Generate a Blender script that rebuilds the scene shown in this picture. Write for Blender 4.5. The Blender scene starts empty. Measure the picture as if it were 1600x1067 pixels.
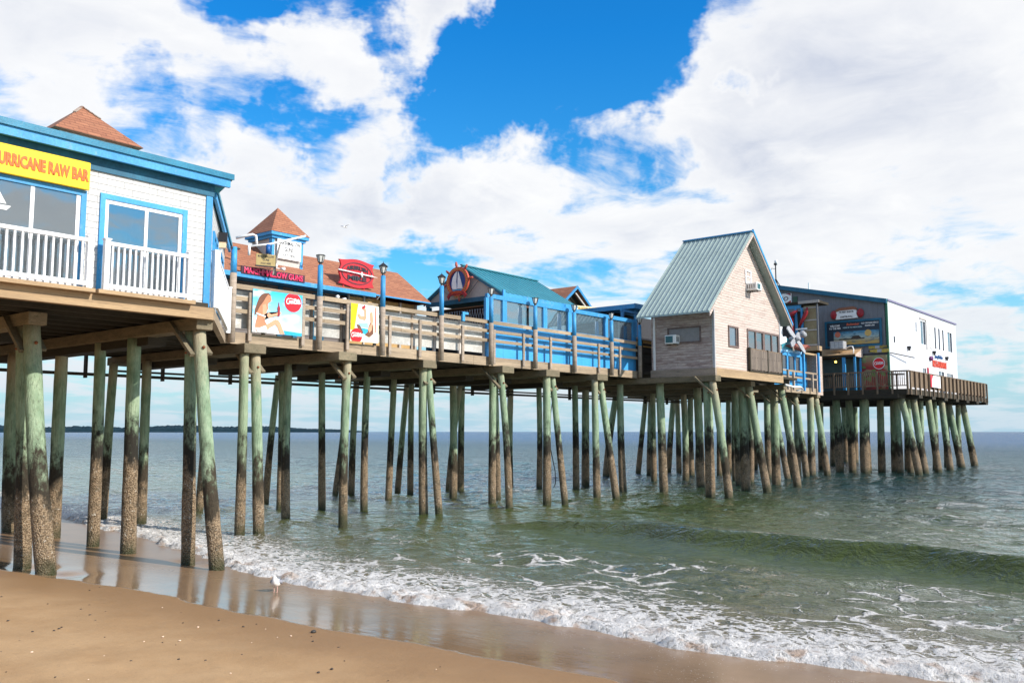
import bpy, math, random
import numpy as np
R = math.radians
rnd = random.Random(7)
sc = bpy.context.scene
COL = sc.collection
HEAD = 39.5                      # angle between the pier's length (X) and the view direction

# ------------------------------------------------------------------ node helpers
class NT:
    def __init__(s, tree): s.t = tree; s.n = tree.nodes; s.l = tree.links
    def new(s, typ, **kw):
        nd = s.n.new(typ)
        for k, v in kw.items(): setattr(nd, k, v)
        return nd
    def put(s, sock, v):
        if isinstance(v, bpy.types.NodeSocket): s.l.new(v, sock)
        elif v is not None:
            if isinstance(v, (tuple, list)) and len(v) == 3 and sock.type == 'RGBA': v = (*v, 1)
            sock.default_value = v
    def math(s, op, a, b=None, c=None, clamp=False):
        nd = s.new('ShaderNodeMath', operation=op, use_clamp=clamp)
        s.put(nd.inputs[0], a); s.put(nd.inputs[1], b); s.put(nd.inputs[2], c)
        return nd.outputs[0]
    def vm(s, op, a, b=None, out=0):
        nd = s.new('ShaderNodeVectorMath', operation=op)
        s.put(nd.inputs[0], a); s.put(nd.inputs[1], b)
        return nd.outputs[out]
    def noise(s, vec, scale=5, detail=4, rough=.55, dist=0, out='Fac'):
        nd = s.new('ShaderNodeTexNoise'); s.put(nd.inputs['Vector'], vec)
        nd.inputs['Scale'].default_value = scale; nd.inputs['Detail'].default_value = detail
        nd.inputs['Roughness'].default_value = rough; nd.inputs['Distortion'].default_value = dist
        return nd.outputs[out]
    def mapr(s, v, a, b, c=0, d=1, smooth=False):
        nd = s.new('ShaderNodeMapRange'); nd.interpolation_type = 'SMOOTHSTEP' if smooth else 'LINEAR'
        s.put(nd.inputs[0], v); s.put(nd.inputs[1], a); s.put(nd.inputs[2], b); s.put(nd.inputs[3], c); s.put(nd.inputs[4], d)
        return nd.outputs[0]
    def mix(s, f, a, b, mode='MIX'):
        nd = s.new('ShaderNodeMix', data_type='RGBA', blend_type=mode)
        s.put(nd.inputs[0], f); s.put(nd.inputs[6], a); s.put(nd.inputs[7], b)
        return nd.outputs[2]
    def sep(s, v):
        nd = s.new('ShaderNodeSeparateXYZ'); s.put(nd.inputs[0], v); return nd.outputs
    def comb(s, x=0, y=0, z=0):
        nd = s.new('ShaderNodeCombineXYZ'); s.put(nd.inputs[0], x); s.put(nd.inputs[1], y); s.put(nd.inputs[2], z); return nd.outputs[0]
    def bump(s, h, strength=.3, dist=.02, normal=None):
        nd = s.new('ShaderNodeBump'); nd.inputs['Strength'].default_value = strength; nd.inputs['Distance'].default_value = dist
        s.put(nd.inputs['Height'], h)
        if normal is not None: s.put(nd.inputs['Normal'], normal)
        return nd.outputs[0]

def mat_base(name):
    m = bpy.data.materials.new(name); m.use_nodes = True
    t = NT(m.node_tree); p = m.node_tree.nodes['Principled BSDF']
    g = t.new('ShaderNodeNewGeometry')
    return m, t, p, g.outputs['Position']

def M_worn(name, c1, c2, rough=.6, scale=2.5, stretch=(1, 1, 1), lo=.4, hi=.65, bs=.25, fine=40, spec=.4, c3=None, metal=0):
    """paint, timber or metal with blotches of a second colour and a fine grain"""
    m, t, p, pos = mat_base(name)
    v = t.vm('MULTIPLY', pos, stretch)
    f = t.mapr(t.noise(v, scale, 6, .65), lo, hi)
    g = t.noise(v, fine, 3, .6)
    col = t.mix(f, c1, c2)
    if c3: col = t.mix(t.mapr(t.noise(v, scale * 3.1, 5, .7), .58, .7), col, c3)
    dk = t.math('MULTIPLY', t.mapr(g, .3, .7, .82, 1.12), t.mapr(t.new('ShaderNodeObjectInfo').outputs['Random'], 0, 1, .84, 1.12))
    nd = t.new('ShaderNodeMix', data_type='RGBA', blend_type='MULTIPLY'); nd.inputs[0].default_value = 1
    t.put(nd.inputs[6], col); t.put(nd.inputs[7], t.comb(dk, dk, dk))
    t.put(p.inputs['Base Color'], nd.outputs[2]); p.inputs['Roughness'].default_value = rough
    p.inputs['Specular IOR Level'].default_value = spec; p.inputs['Metallic'].default_value = metal
    t.put(p.inputs['Normal'], t.bump(t.math('ADD', g, t.math('MULTIPLY', f, .5)), bs, .01))
    return m

def M_course(name, c1, c2, gap, w, h, ms=.012, plane='front', rough=.7, bs=.6, dirt=None, slope=1.0, dscale=1.3, dlo=.5, dhi=.75):
    """rows of boards or shingles: brick pattern laid on the wall's own plane (world metres)"""
    m, t, p, pos = mat_base(name)
    o = t.sep(pos)
    a = {'front': t.math('ADD', o[0], t.math('MULTIPLY', o[1], .83)), 'roofY': o[0], 'roofX': o[1], 'vert': o[2]}[plane]
    b = {'front': o[2], 'roofY': t.math('MULTIPLY', o[2], slope), 'roofX': t.math('MULTIPLY', o[2], slope), 'vert': t.math('ADD', o[0], o[1])}[plane]
    br = t.new('ShaderNodeTexBrick'); br.offset = .5
    t.put(br.inputs['Vector'], t.comb(a, b, 0))
    t.put(br.inputs['Color1'], c1); t.put(br.inputs['Color2'], c2); t.put(br.inputs['Mortar'], gap)
    br.inputs['Scale'].default_value = 1; br.inputs['Mortar Size'].default_value = ms; br.inputs['Mortar Smooth'].default_value = .2
    br.inputs['Brick Width'].default_value = w; br.inputs['Row Height'].default_value = h
    col = br.outputs['Color']
    st = (.5, .5, 3) if plane != 'vert' else (3, 3, .5)
    n = t.noise(t.vm('MULTIPLY', pos, st), dscale, 7, .72)
    if dirt: col = t.mix(t.mapr(n, dlo, dhi), col, dirt)
    g = t.noise(t.vm('MULTIPLY', pos, st), 14, 4, .6)
    dk = t.mapr(g, .3, .7, .86, 1.1)
    col = t.mix(1.0, col, t.comb(dk, dk, dk), 'MULTIPLY')
    t.put(p.inputs['Base Color'], col); p.inputs['Roughness'].default_value = rough
    saw = t.math('FRACT', t.math('DIVIDE', b, h))
    hh = t.math('SUBTRACT', t.math('MULTIPLY', t.math('SUBTRACT', 1, saw), .6), br.outputs['Fac'])
    t.put(p.inputs['Normal'], t.bump(t.math('ADD', hh, t.math('MULTIPLY', g, .4)), bs, .012))
    return m

def M_flat(name, c, rough=.5, emit=0, spec=.4):
    m, t, p, pos = mat_base(name)
    n = t.mapr(t.noise(pos, 6, 4, .6), .3, .7, .9, 1.08)
    t.put(p.inputs['Base Color'], t.mix(1.0, c, t.comb(n, n, n), 'MULTIPLY'))
    p.inputs['Roughness'].default_value = rough; p.inputs['Specular IOR Level'].default_value = spec
    if emit:
        t.put(p.inputs['Emission Color'], c); p.inputs['Emission Strength'].default_value = emit
    return m

def M_glass(name, tint=(.03, .045, .05), clear=0.0, rough=.03, refl=.35):
    m, t, p, pos = mat_base(name)
    out = m.node_tree.nodes['Material Output']
    n = t.noise(pos, .9, 2, .5)
    nb = t.bump(n, .25, .02)
    gl = t.new('ShaderNodeBsdfGlossy'); gl.inputs['Roughness'].default_value = rough; t.put(gl.inputs['Normal'], nb)
    gl.inputs['Color'].default_value = (.85, .9, .93, 1)
    t.put(p.inputs['Base Color'], tint); p.inputs['Roughness'].default_value = .25
    base = p.outputs[0]
    if clear:
        tr = t.new('ShaderNodeBsdfTransparent'); mx = t.new('ShaderNodeMixShader'); mx.inputs[0].default_value = clear
        t.l.new(base, mx.inputs[1]); t.l.new(tr.outputs[0], mx.inputs[2]); base = mx.outputs[0]
    fr = t.new('ShaderNodeFresnel'); fr.inputs[0].default_value = 1.5
    mx = t.new('ShaderNodeMixShader'); t.put(mx.inputs[0], t.math('ADD', fr.outputs[0], refl, clamp=True))
    t.l.new(base, mx.inputs[1]); t.l.new(gl.outputs[0], mx.inputs[2]); t.l.new(mx.outputs[0], out.inputs[0])
    return m

# ------------------------------------------------------------------ mesh helpers
class Frame:
    """a flat local frame: a to the right, b up, d out towards the viewer of that wall"""
    def __init__(s, o, ux, n, uz=(0, 0, 1)):
        s.o = np.array(o, float); s.u = np.array(ux, float); s.n = np.array(n, float); s.z = np.array(uz, float)
    def __call__(s, a, b, d=0): return tuple(s.o + a * s.u + b * s.z + d * s.n)
def FRONT(y): return Frame((0, y, 0), (1, 0, 0), (0, -1, 0))               # faces the beach side camera; a = X
def SHORE(x): return Frame((x, 0, 0), (0, 1, 0), (-1, 0, 0))               # faces the shore; a = Y (decreases to the right)
def FACE(x): return Frame((x, 0, 0), (0, -1, 0), (-1, 0, 0))               # faces the shore; a = -Y (left to right)

WL = {}
class MB:
    def __init__(s): s.v = []; s.f = []
    def add(s, vs, fs):
        k = len(s.v); s.v += [tuple(v) for v in vs]; s.f += [tuple(i + k for i in f) for f in fs]; return s
    def box(s, x0, x1, y0, y1, z0, z1):
        return s.hexa([(x0, y0, z0), (x1, y0, z0), (x1, y1, z0), (x0, y1, z0), (x0, y0, z1), (x1, y0, z1), (x1, y1, z1), (x0, y1, z1)])
    def hexa(s, p): return s.add(p, [(3, 2, 1, 0), (4, 5, 6, 7), (0, 1, 5, 4), (1, 2, 6, 5), (2, 3, 7, 6), (3, 0, 4, 7)])
    def fbox(s, F, a0, a1, b0, b1, d0, d1):
        return s.prism(F, [(a0, b0), (a1, b0), (a1, b1), (a0, b1)], d0, d1)
    def prism(s, F, pts, d0, d1):
        n = len(pts); vs = [F(a, b, d0) for a, b in pts] + [F(a, b, d1) for a, b in pts]
        fs = [tuple(range(n))[::-1], tuple(range(n, 2 * n))] + [(i, (i + 1) % n, n + (i + 1) % n, n + i) for i in range(n)]
        return s.add(vs, fs)
    def bar(s, p0, p1, w, h, up=(0, 0, 1)):
        p0 = np.array(p0, float); p1 = np.array(p1, float); d = p1 - p0; d /= np.linalg.norm(d)
        sd = np.cross(d, up); sd /= np.linalg.norm(sd); u = np.cross(sd, d)
        q = []
        for p in (p0, p1):
            for a, b in ((-1, -1), (1, -1), (1, 1), (-1, 1)): q.append(tuple(p + sd * a * w / 2 + u * b * h / 2))
        return s.add(q, [(0, 1, 2, 3)[::-1], (4, 5, 6, 7), (0, 1, 5, 4), (1, 2, 6, 5), (2, 3, 7, 6), (3, 0, 4, 7)])
    def tube(s, pts, rad, n=10, jit=0, seed=0):
        rr = random.Random(seed); pts = [np.array(p, float) for p in pts]; m = len(pts)
        if not isinstance(rad, (list, tuple)): rad = [rad] * m
        vs = []; u = None
        for i in range(m):
            d = pts[min(i + 1, m - 1)] - pts[max(i - 1, 0)]; d /= (np.linalg.norm(d) + 1e-9)
            if u is None:
                ref = np.array((1., 0, 0)) if abs(d[0]) < .8 else np.array((0, 0, 1.)); u = np.cross(d, ref)
            u = u - d * np.dot(u, d); u /= np.linalg.norm(u); w = np.cross(d, u)
            for k in range(n):
                a = 2 * math.pi * k / n; r = rad[i] * (1 + rr.uniform(-jit, jit))
                vs.append(tuple(pts[i] + (u * math.cos(a) + w * math.sin(a)) * r))
        fs = [(i * n + k, i * n + (k + 1) % n, (i + 1) * n + (k + 1) % n, (i + 1) * n + k) for i in range(m - 1) for k in range(n)]
        fs += [tuple(range(n))[::-1], tuple(range((m - 1) * n, m * n))]
        return s.add(vs, fs)
    def ball(s, c, r, n=10, m=7):
        if not isinstance(r, (tuple, list)): r = (r, r, r)
        vs = [(c[0], c[1], c[2] - r[2])]
        for i in range(1, m):
            t = math.pi * i / m - math.pi / 2
            for k in range(n):
                a = 2 * math.pi * k / n
                vs.append((c[0] + r[0] * math.cos(t) * math.cos(a), c[1] + r[1] * math.cos(t) * math.sin(a), c[2] + r[2] * math.sin(t)))
        vs.append((c[0], c[1], c[2] + r[2])); L = len(vs) - 1
        fs = [(0, 1 + (k + 1) % n, 1 + k) for k in range(n)]
        for i in range(m - 2):
            for k in range(n): fs.append((1 + i * n + k, 1 + i * n + (k + 1) % n, 1 + (i + 1) * n + (k + 1) % n, 1 + (i + 1) * n + k))
        fs += [(L, 1 + (m - 2) * n + k, 1 + (m - 2) * n + (k + 1) % n) for k in range(n)]
        return s.add(vs, fs)
    def build(s, name, m, parent=None, smooth=False, label=None, cat=None, group=None, kind=None, bevel=0):
        org = WL[parent.name] if parent is not None else np.zeros(3)
        me = bpy.data.meshes.new(name)
        me.from_pydata([tuple(np.array(v) - org) for v in s.v], [], s.f); me.update()
        if smooth:
            for p in me.polygons: p.use_smooth = True
        me.materials.append(m)
        o = bpy.data.objects.new(name, me); COL.objects.link(o)
        WL[o.name] = org
        if parent is not None: o.parent = parent
        if label: o['label'] = label
        if cat: o['category'] = cat
        if group: o['group'] = group
        if kind: o['kind'] = kind
        if bevel:
            b = o.modifiers.new('Bevel', 'BEVEL'); b.width = bevel; b.segments = 1; b.limit_method = 'ANGLE'
        return o

def thing(name, loc, label, cat, group=None):
    o = bpy.data.objects.new(name, None); COL.objects.link(o); o.location = loc; o.empty_display_size = .2
    WL[o.name] = np.array(loc, float); o['label'] = label; o['category'] = cat
    if group: o['group'] = group
    return o

def letters(body, F, ac, bc, h, w, d=.02, out=.0, shear=0, bold=.0, arc=0):
    """mesh builder with the words fitted to h x w round (ac, bc) on the frame F"""
    cu = bpy.data.curves.new('t', 'FONT'); cu.body = body; cu.align_x = 'CENTER'; cu.offset = bold; cu.resolution_u = 2; cu.shear = shear
    ob = bpy.data.objects.new('t', cu); COL.objects.link(ob)
    dg = bpy.context.evaluated_depsgraph_get(); dg.update()
    me = ob.evaluated_get(dg).to_mesh()
    V = np.array([v.co[:] for v in me.vertices]); P = [tuple(p.vertices) for p in me.polygons]
    ob.evaluated_get(dg).to_mesh_clear()
    bpy.data.objects.remove(ob); bpy.data.curves.remove(cu)
    lo = V.min(0); hi = V.max(0); mb = MB()
    A = (V[:, 0] - (lo[0] + hi[0]) / 2) / (hi[0] - lo[0]) * w; B = (V[:, 1] - (lo[1] + hi[1]) / 2) / (hi[1] - lo[1]) * h
    if arc: B = B + arc * (1 - (2 * A / w) ** 2)
    n = len(V)
    # front faces plus side walls along open edges, so the letters have thickness
    from collections import Counter
    ec = Counter(); 
    for p in P:
        for i in range(len(p)): ec[frozenset((p[i], p[(i + 1) % len(p)]))] += 1
    vs = [F(ac + A[i], bc + B[i], out + d) for i in range(n)] + [F(ac + A[i], bc + B[i], out) for i in range(n)]
    fs = list(P)
    for p in P:
        for i in range(len(p)):
            a, b = p[i], p[(i + 1) % len(p)]
            if ec[frozenset((a, b))] == 1: fs.append((a, a + n, b + n, b))
    mb.add(vs, fs); return mb

def stroke(F, pts, w, d0, d1):
    mb = MB()
    for i in range(len(pts) - 1):
        a, b = np.array(pts[i]), np.array(pts[i + 1]); t = b - a; L = np.linalg.norm(t); t = t / L; nn = np.array((-t[1], t[0])) * w / 2
        e = t * w * .3
        mb.prism(F, [tuple(a - nn - e), tuple(b - nn + e), tuple(b + nn + e), tuple(a + nn - e)], d0 + i * 1e-4, d1 + i * 1e-4)
    return mb

def circ(a, b, r, n=28, ry=None): return [(a + r * math.cos(2 * math.pi * k / n), b + (ry or r) * math.sin(2 * math.pi * k / n)) for k in range(n)]

# ------------------------------------------------------------------ materials
BLUE = M_worn('blue_paint', (.035, .26, .55), (.06, .33, .62), .5, 2, (1, 1, .6), .35, .7, .2, 30, .4, c3=(.16, .34, .46))
BLUEPANEL = M_course('blue_panel', (.045, .32, .68), (.055, .35, .71), (.03, .18, .40), 1.25, 3.0, .01, 'front', .45, .2, (.10, .42, .72), dlo=.55, dhi=.8)
DKBLUE = M_worn('dark_blue_paint', (.008, .095, .165), (.015, .14, .23), .5, 2, (1, 1, .6), .4, .7, .12, 30)
TEAL = M_worn('teal_metal', (.03, .21, .27), (.045, .25, .31), .4, 1.2, (1, 1, 1), .4, .7, .05, 20, .5)
SEAFOAM = M_worn('seafoam_metal', (.31, .39, .37), (.37, .45, .42), .4, .8, (1, 1, .4), .4, .7, .05, 20, .5, c3=(.26, .33, .31))
WHITE = M_worn('white_paint', (.86, .86, .86), (.78, .78, .79), .4, 1.5, (1, 1, 1), .5, .8, .08, 30)
WHITEWALL = M_course('white_boards', (.66, .66, .68), (.62, .62, .64), (.50, .50, .53), 3.6, .24, .008, 'front', .55, .25, (.56, .53, .49), dlo=.56, dhi=.80)
SHING_W = M_course('white_shingle', (.60, .585, .55), (.54, .53, .50), (.28, .28, .29), .34, .125, .006, 'front', .6, .6, (.55, .54, .52), dlo=.55, dhi=.8)
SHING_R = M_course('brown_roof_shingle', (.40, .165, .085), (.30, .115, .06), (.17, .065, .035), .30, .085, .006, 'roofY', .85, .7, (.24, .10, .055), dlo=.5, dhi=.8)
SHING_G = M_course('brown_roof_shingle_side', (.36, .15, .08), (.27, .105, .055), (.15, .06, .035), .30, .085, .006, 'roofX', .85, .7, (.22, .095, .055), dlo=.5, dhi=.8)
WOOD = M_worn('weathered_wood', (.40, .32, .25), (.27, .22, .17), .8, 2.2, (.5, .5, 4), .35, .7, .5, 22, .2, c3=(.11, .09, .07))
WOODH = M_worn('weathered_plank', (.42, .32, .215), (.235, .18, .125), .8, 1.6, (.35, .35, 5), .35, .7, .5, 22, .2, c3=(.12, .10, .075))
WOODWARM = M_worn('warm_plank', (.46, .32, .18), (.32, .22, .13), .75, 1.2, (.35, .35, 6), .35, .7, .4, 22, .2, c3=(.2, .14, .09))
WOODDK = M_worn('dark_timber', (.060, .050, .036), (.038, .035, .026), .85, 2, (.5, .5, 3), .35, .7, .5, 22, .15, c3=(.05, .045, .035))  # shade under the deck is put into this colour, darker than lit timber
CAPW = M_worn('cap_timber', (.25, .20, .13), (.15, .13, .085), .85, 2.5, (1, .6, 2), .35, .7, .5, 22, .15, c3=(.09, .10, .06))
SLAT = M_course('slat_wood', (.30, .235, .18), (.20, .155, .12), (.03, .025, .02), 3.0, .131, .010, 'vert', .8, .5, (.12, .09, .07), dlo=.45, dhi=.7)
DECKRAIL = M_worn('brown_slat_wood', (.17, .115, .075), (.24, .18, .12), .8, 1.5, (4, 4, .5), .35, .7, .5, 20, .2, c3=(.08, .06, .045))
PLY = M_worn('tan_plywood', (.62, .40, .17), (.52, .31, .12), .7, 2, (1, 1, 1), .35, .7, .1, 20, .3, c3=(.40, .23, .10))
GREYCLAP = M_course('grey_clapboard', (.20, .17, .15), (.17, .145, .13), (.06, .05, .05), 3.0, .10, .008, 'front', .75, .7, (.13, .11, .10))
COTTAGE_F = M_course('cottage_boards', (.60, .49, .42), (.53, .435, .375), (.30, .23, .20), 2.2, .115, .008, 'front', .7, .6, (.36, .255, .205), dscale=2.4, dlo=.50, dhi=.72)
COTTAGE_S = M_course('cottage_boards_bare', (.62, .51, .44), (.50, .41, .36), (.25, .19, .17), 1.7, .115, .008, 'front', .75, .5, (.29, .20, .17), dscale=2.6, dlo=.40, dhi=.62)
GREYV = M_course('grey_vertical_siding', (.185, .19, .205), (.16, .165, .18), (.10, .10, .11), 4.5, .30, .006, 'vert', .7, .4, (.12, .12, .125))
TANWALL = M_worn('taupe_panel', (.50, .45, .40), (.44, .40, .36), .7, 2, (1, 1, 1), .4, .7, .08, 25)
RED = M_worn('red_sign', (.62, .02, .03), (.52, .018, .028), .4, 3, (1, 1, 1), .4, .7, .05, 20, .5)
DKRED = M_worn('dark_red', (.38, .02, .03), (.28, .015, .025), .45, 3, (1, 1, 1), .4, .7, .05, 20)
COKE = M_flat('poster_red', (.78, .01, .02), .45)
YELLOW = M_flat('yellow_sign', (.92, .60, .004), .45)
ORANGE = M_flat('orange_letter', (.80, .13, .01), .5)
BLACK = M_flat('black_metal', (.015, .015, .018), .45)
BLACKL = M_flat('dark_letter', (.03, .03, .04), .6)
SIGNW = M_flat('sign_white', (.84, .83, .80), .5)
SIGNTAN = M_flat('sign_tan', (.42, .31, .12), .6)
GREY = M_worn('grey_metal', (.42, .42, .43), (.34, .34, .35), .45, 3, (1, 1, 1), .4, .7, .08, 20, .5)
LAMPG = M_flat('lantern_glass', (.62, .62, .58), .2, spec=.6)
PVC = M_flat('white_pipe', (.86, .84, .80), .3, spec=.6)
INK = M_flat('deep_blue_ink', (.01, .05, .22), .5)
SKIN = M_flat('poster_skin', (.52, .22, .11), .5)
SKINL = M_flat('poster_skin_light', (.66, .33, .19), .5)
HAIR = M_flat('poster_hair', (.16, .06, .03), .6)
PSEA = M_flat('poster_sea', (.02, .38, .58), .5)
GOLD = M_flat('gold_letter', (.62, .36, .03), .5)
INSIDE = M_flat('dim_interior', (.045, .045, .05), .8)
CURTAIN = M_flat('pale_curtain', (.55, .58, .60), .7)
GLASSD = M_glass('window_glass', (.03, .045, .05), .45, .015, .26)
GLASSC = M_glass('clear_pane', (.20, .30, .36), .55, .02, .22)  # bluish tint puts part of the sky's reflection into the pane colour
GLASSW = M_glass('white_wall_glass', (.10, .12, .15), 0, .05, .12)
PLEXI = M_worn('clouded_windscreen', (.56, .54, .49), (.42, .40, .36), .35, 1.1, (1, 1, 1), .35, .65, .05, 20, .5, c3=(.68, .66, .62))
RUST = M_flat('rust_bolt', (.22, .07, .025), .8)

def M_poster():
    m, t, p, pos = mat_base('poster_sky')
    o = t.sep(pos)
    g = t.mapr(o[2], 5.5, 6.5)
    c = t.mix(g, (.50, .80, .88), (.03, .50, .80))
    n = t.mapr(t.noise(t.vm('MULTIPLY', pos, (1, 1, 2.5)), 1.7, 4, .5), .5, .7)
    t.put(p.inputs['Base Color'], t.mix(n, c, (.78, .88, .90))); p.inputs['Roughness'].default_value = .4
    return m
POSTERSKY = M_poster()

def M_pile():
    m, t, p, pos = mat_base('tarred_green_piling')
    oi = t.new('ShaderNodeObjectInfo').outputs['Random']
    o = t.sep(pos)
    v = t.vm('ADD', pos, t.comb(t.math('MULTIPLY', oi, 37), 0, 0))
    n1 = t.noise(t.vm('MULTIPLY', v, (1, 1, .45)), 3.2, 6, .7)
    n2 = t.noise(v, 16, 4, .7)
    n3 = t.noise(t.vm('MULTIPLY', v, (1, 1, .5)), 6.5, 5, .75)
    z = t.math('ADD', o[2], t.math('ADD', t.math('MULTIPLY', t.math('SUBTRACT', n1, .5), 2.2), t.math('MULTIPLY', t.math('SUBTRACT', oi, .5), 1.1)))
    green = t.mix(t.mapr(n1, .35, .7), (.155, .235, .14), (.37, .46, .305))
    green = t.mix(t.mapr(t.noise(t.vm('MULTIPLY', v, (9, 9, .8)), 3, 4, .7), .58, .72), green, (.20, .24, .14))
    green = t.mix(t.mapr(t.math('FRACT', t.math('MULTIPLY', oi, 7.3)), .6, 1, 0, .45), green, (.25, .30, .18))
    crack = t.mapr(t.noise(t.vm('MULTIPLY', v, (20, 20, .8)), 2, 4, .7), .54, .64)
    green = t.mix(t.math('MULTIPLY', crack, .65), green, (.09, .11, .07))
    tan = t.mix(n2, (.42, .34, .22), (.30, .25, .17))
    col = t.mix(t.mapr(z, 3.9, 5.3), green, tan)
    speck = t.mapr(n3, .40, .60)
    tr = t.mapr(z, 1.85, 2.85)
    fac = t.math('ADD', tr, t.math('MULTIPLY', t.math('SUBTRACT', speck, .5), t.math('MULTIPLY', t.math('SUBTRACT', 1, t.math('ABSOLUTE', t.math('SUBTRACT', t.math('MULTIPLY', tr, 2), 1))), 1.25)), clamp=True)
    black = t.mix(n2, (.012, .011, .008), t.mix(oi, (.035, .030, .022), (.085, .062, .036)))
    col = t.mix(fac, black, col)
    vo = t.new('ShaderNodeTexVoronoi'); t.put(vo.inputs['Vector'], v); vo.inputs['Scale'].default_value = 34
    barn = t.mix(t.mapr(vo.outputs['Distance'], .1, .75), (.44, .32, .20), (.14, .095, .055))
    barn = t.mix(t.mapr(t.noise(v, 5, 4, .7), .50, .66), barn, (.10, .075, .045))
    barn = t.mix(t.mapr(n2, .60, .70), barn, (.62, .56, .46))
    col = t.mix(t.mapr(z, 1.25, 1.6), barn, col)
    zb = t.math('ADD', o[2], t.math('MULTIPLY', t.math('SUBTRACT', n1, .5), .9))
    col = t.mix(t.mapr(zb, .05, .42), (.055, .055, .025), col)
    t.put(p.inputs['Base Color'], col)
    t.put(p.inputs['Roughness'], t.mapr(o[2], .1, 1.2, .45, .85)); p.inputs['Specular IOR Level'].default_value = .25
    lowb = t.mapr(z, 1.1, 1.6, 1.6, .25)
    grain = t.noise(t.vm('MULTIPLY', v, (14, 14, 1)), 3, 4, .6)
    h = t.math('ADD', t.math('MULTIPLY', t.math('ADD', vo.outputs['Distance'], n2), lowb), t.math('MULTIPLY', grain, .8))
    t.put(p.inputs['Normal'], t.bump(h, .9, .022))
    return m
PILE = M_pile()

# ------------------------------------------------------------------ camera, sun, sky
cam = bpy.data.objects.new('camera', bpy.data.cameras.new('camera')); COL.objects.link(cam); sc.camera = cam
cam.location = (0, 0, 2.7)
cam.data.sensor_width = 36; cam.data.lens = 31.5; cam.data.clip_end = 20000; cam.data.clip_start = .1
PITCH = math.degrees(math.atan(140.5 / 1400))
cam.rotation_euler = (R(90 + PITCH), 0, R(HEAD - 90))

az = HEAD - 118; el = 33       # sun: to the right and a little behind the camera
sd = (math.cos(R(az)) * math.cos(R(el)), math.sin(R(az)) * math.cos(R(el)), math.sin(R(el)))
from mathutils import Vector
L = bpy.data.lights.new('sun', 'SUN'); L.energy = 4.8; L.angle = R(.6); L.color = (1, .94, .86)
lo = bpy.data.objects.new('sun', L); COL.objects.link(lo); lo.rotation_euler = Vector(sd).to_track_quat('Z', 'Y').to_euler()
sc.view_settings.view_transform = 'Standard'; sc.view_settings.look = 'None'; sc.view_settings.exposure = .3; sc.view_settings.gamma = 1

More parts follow.
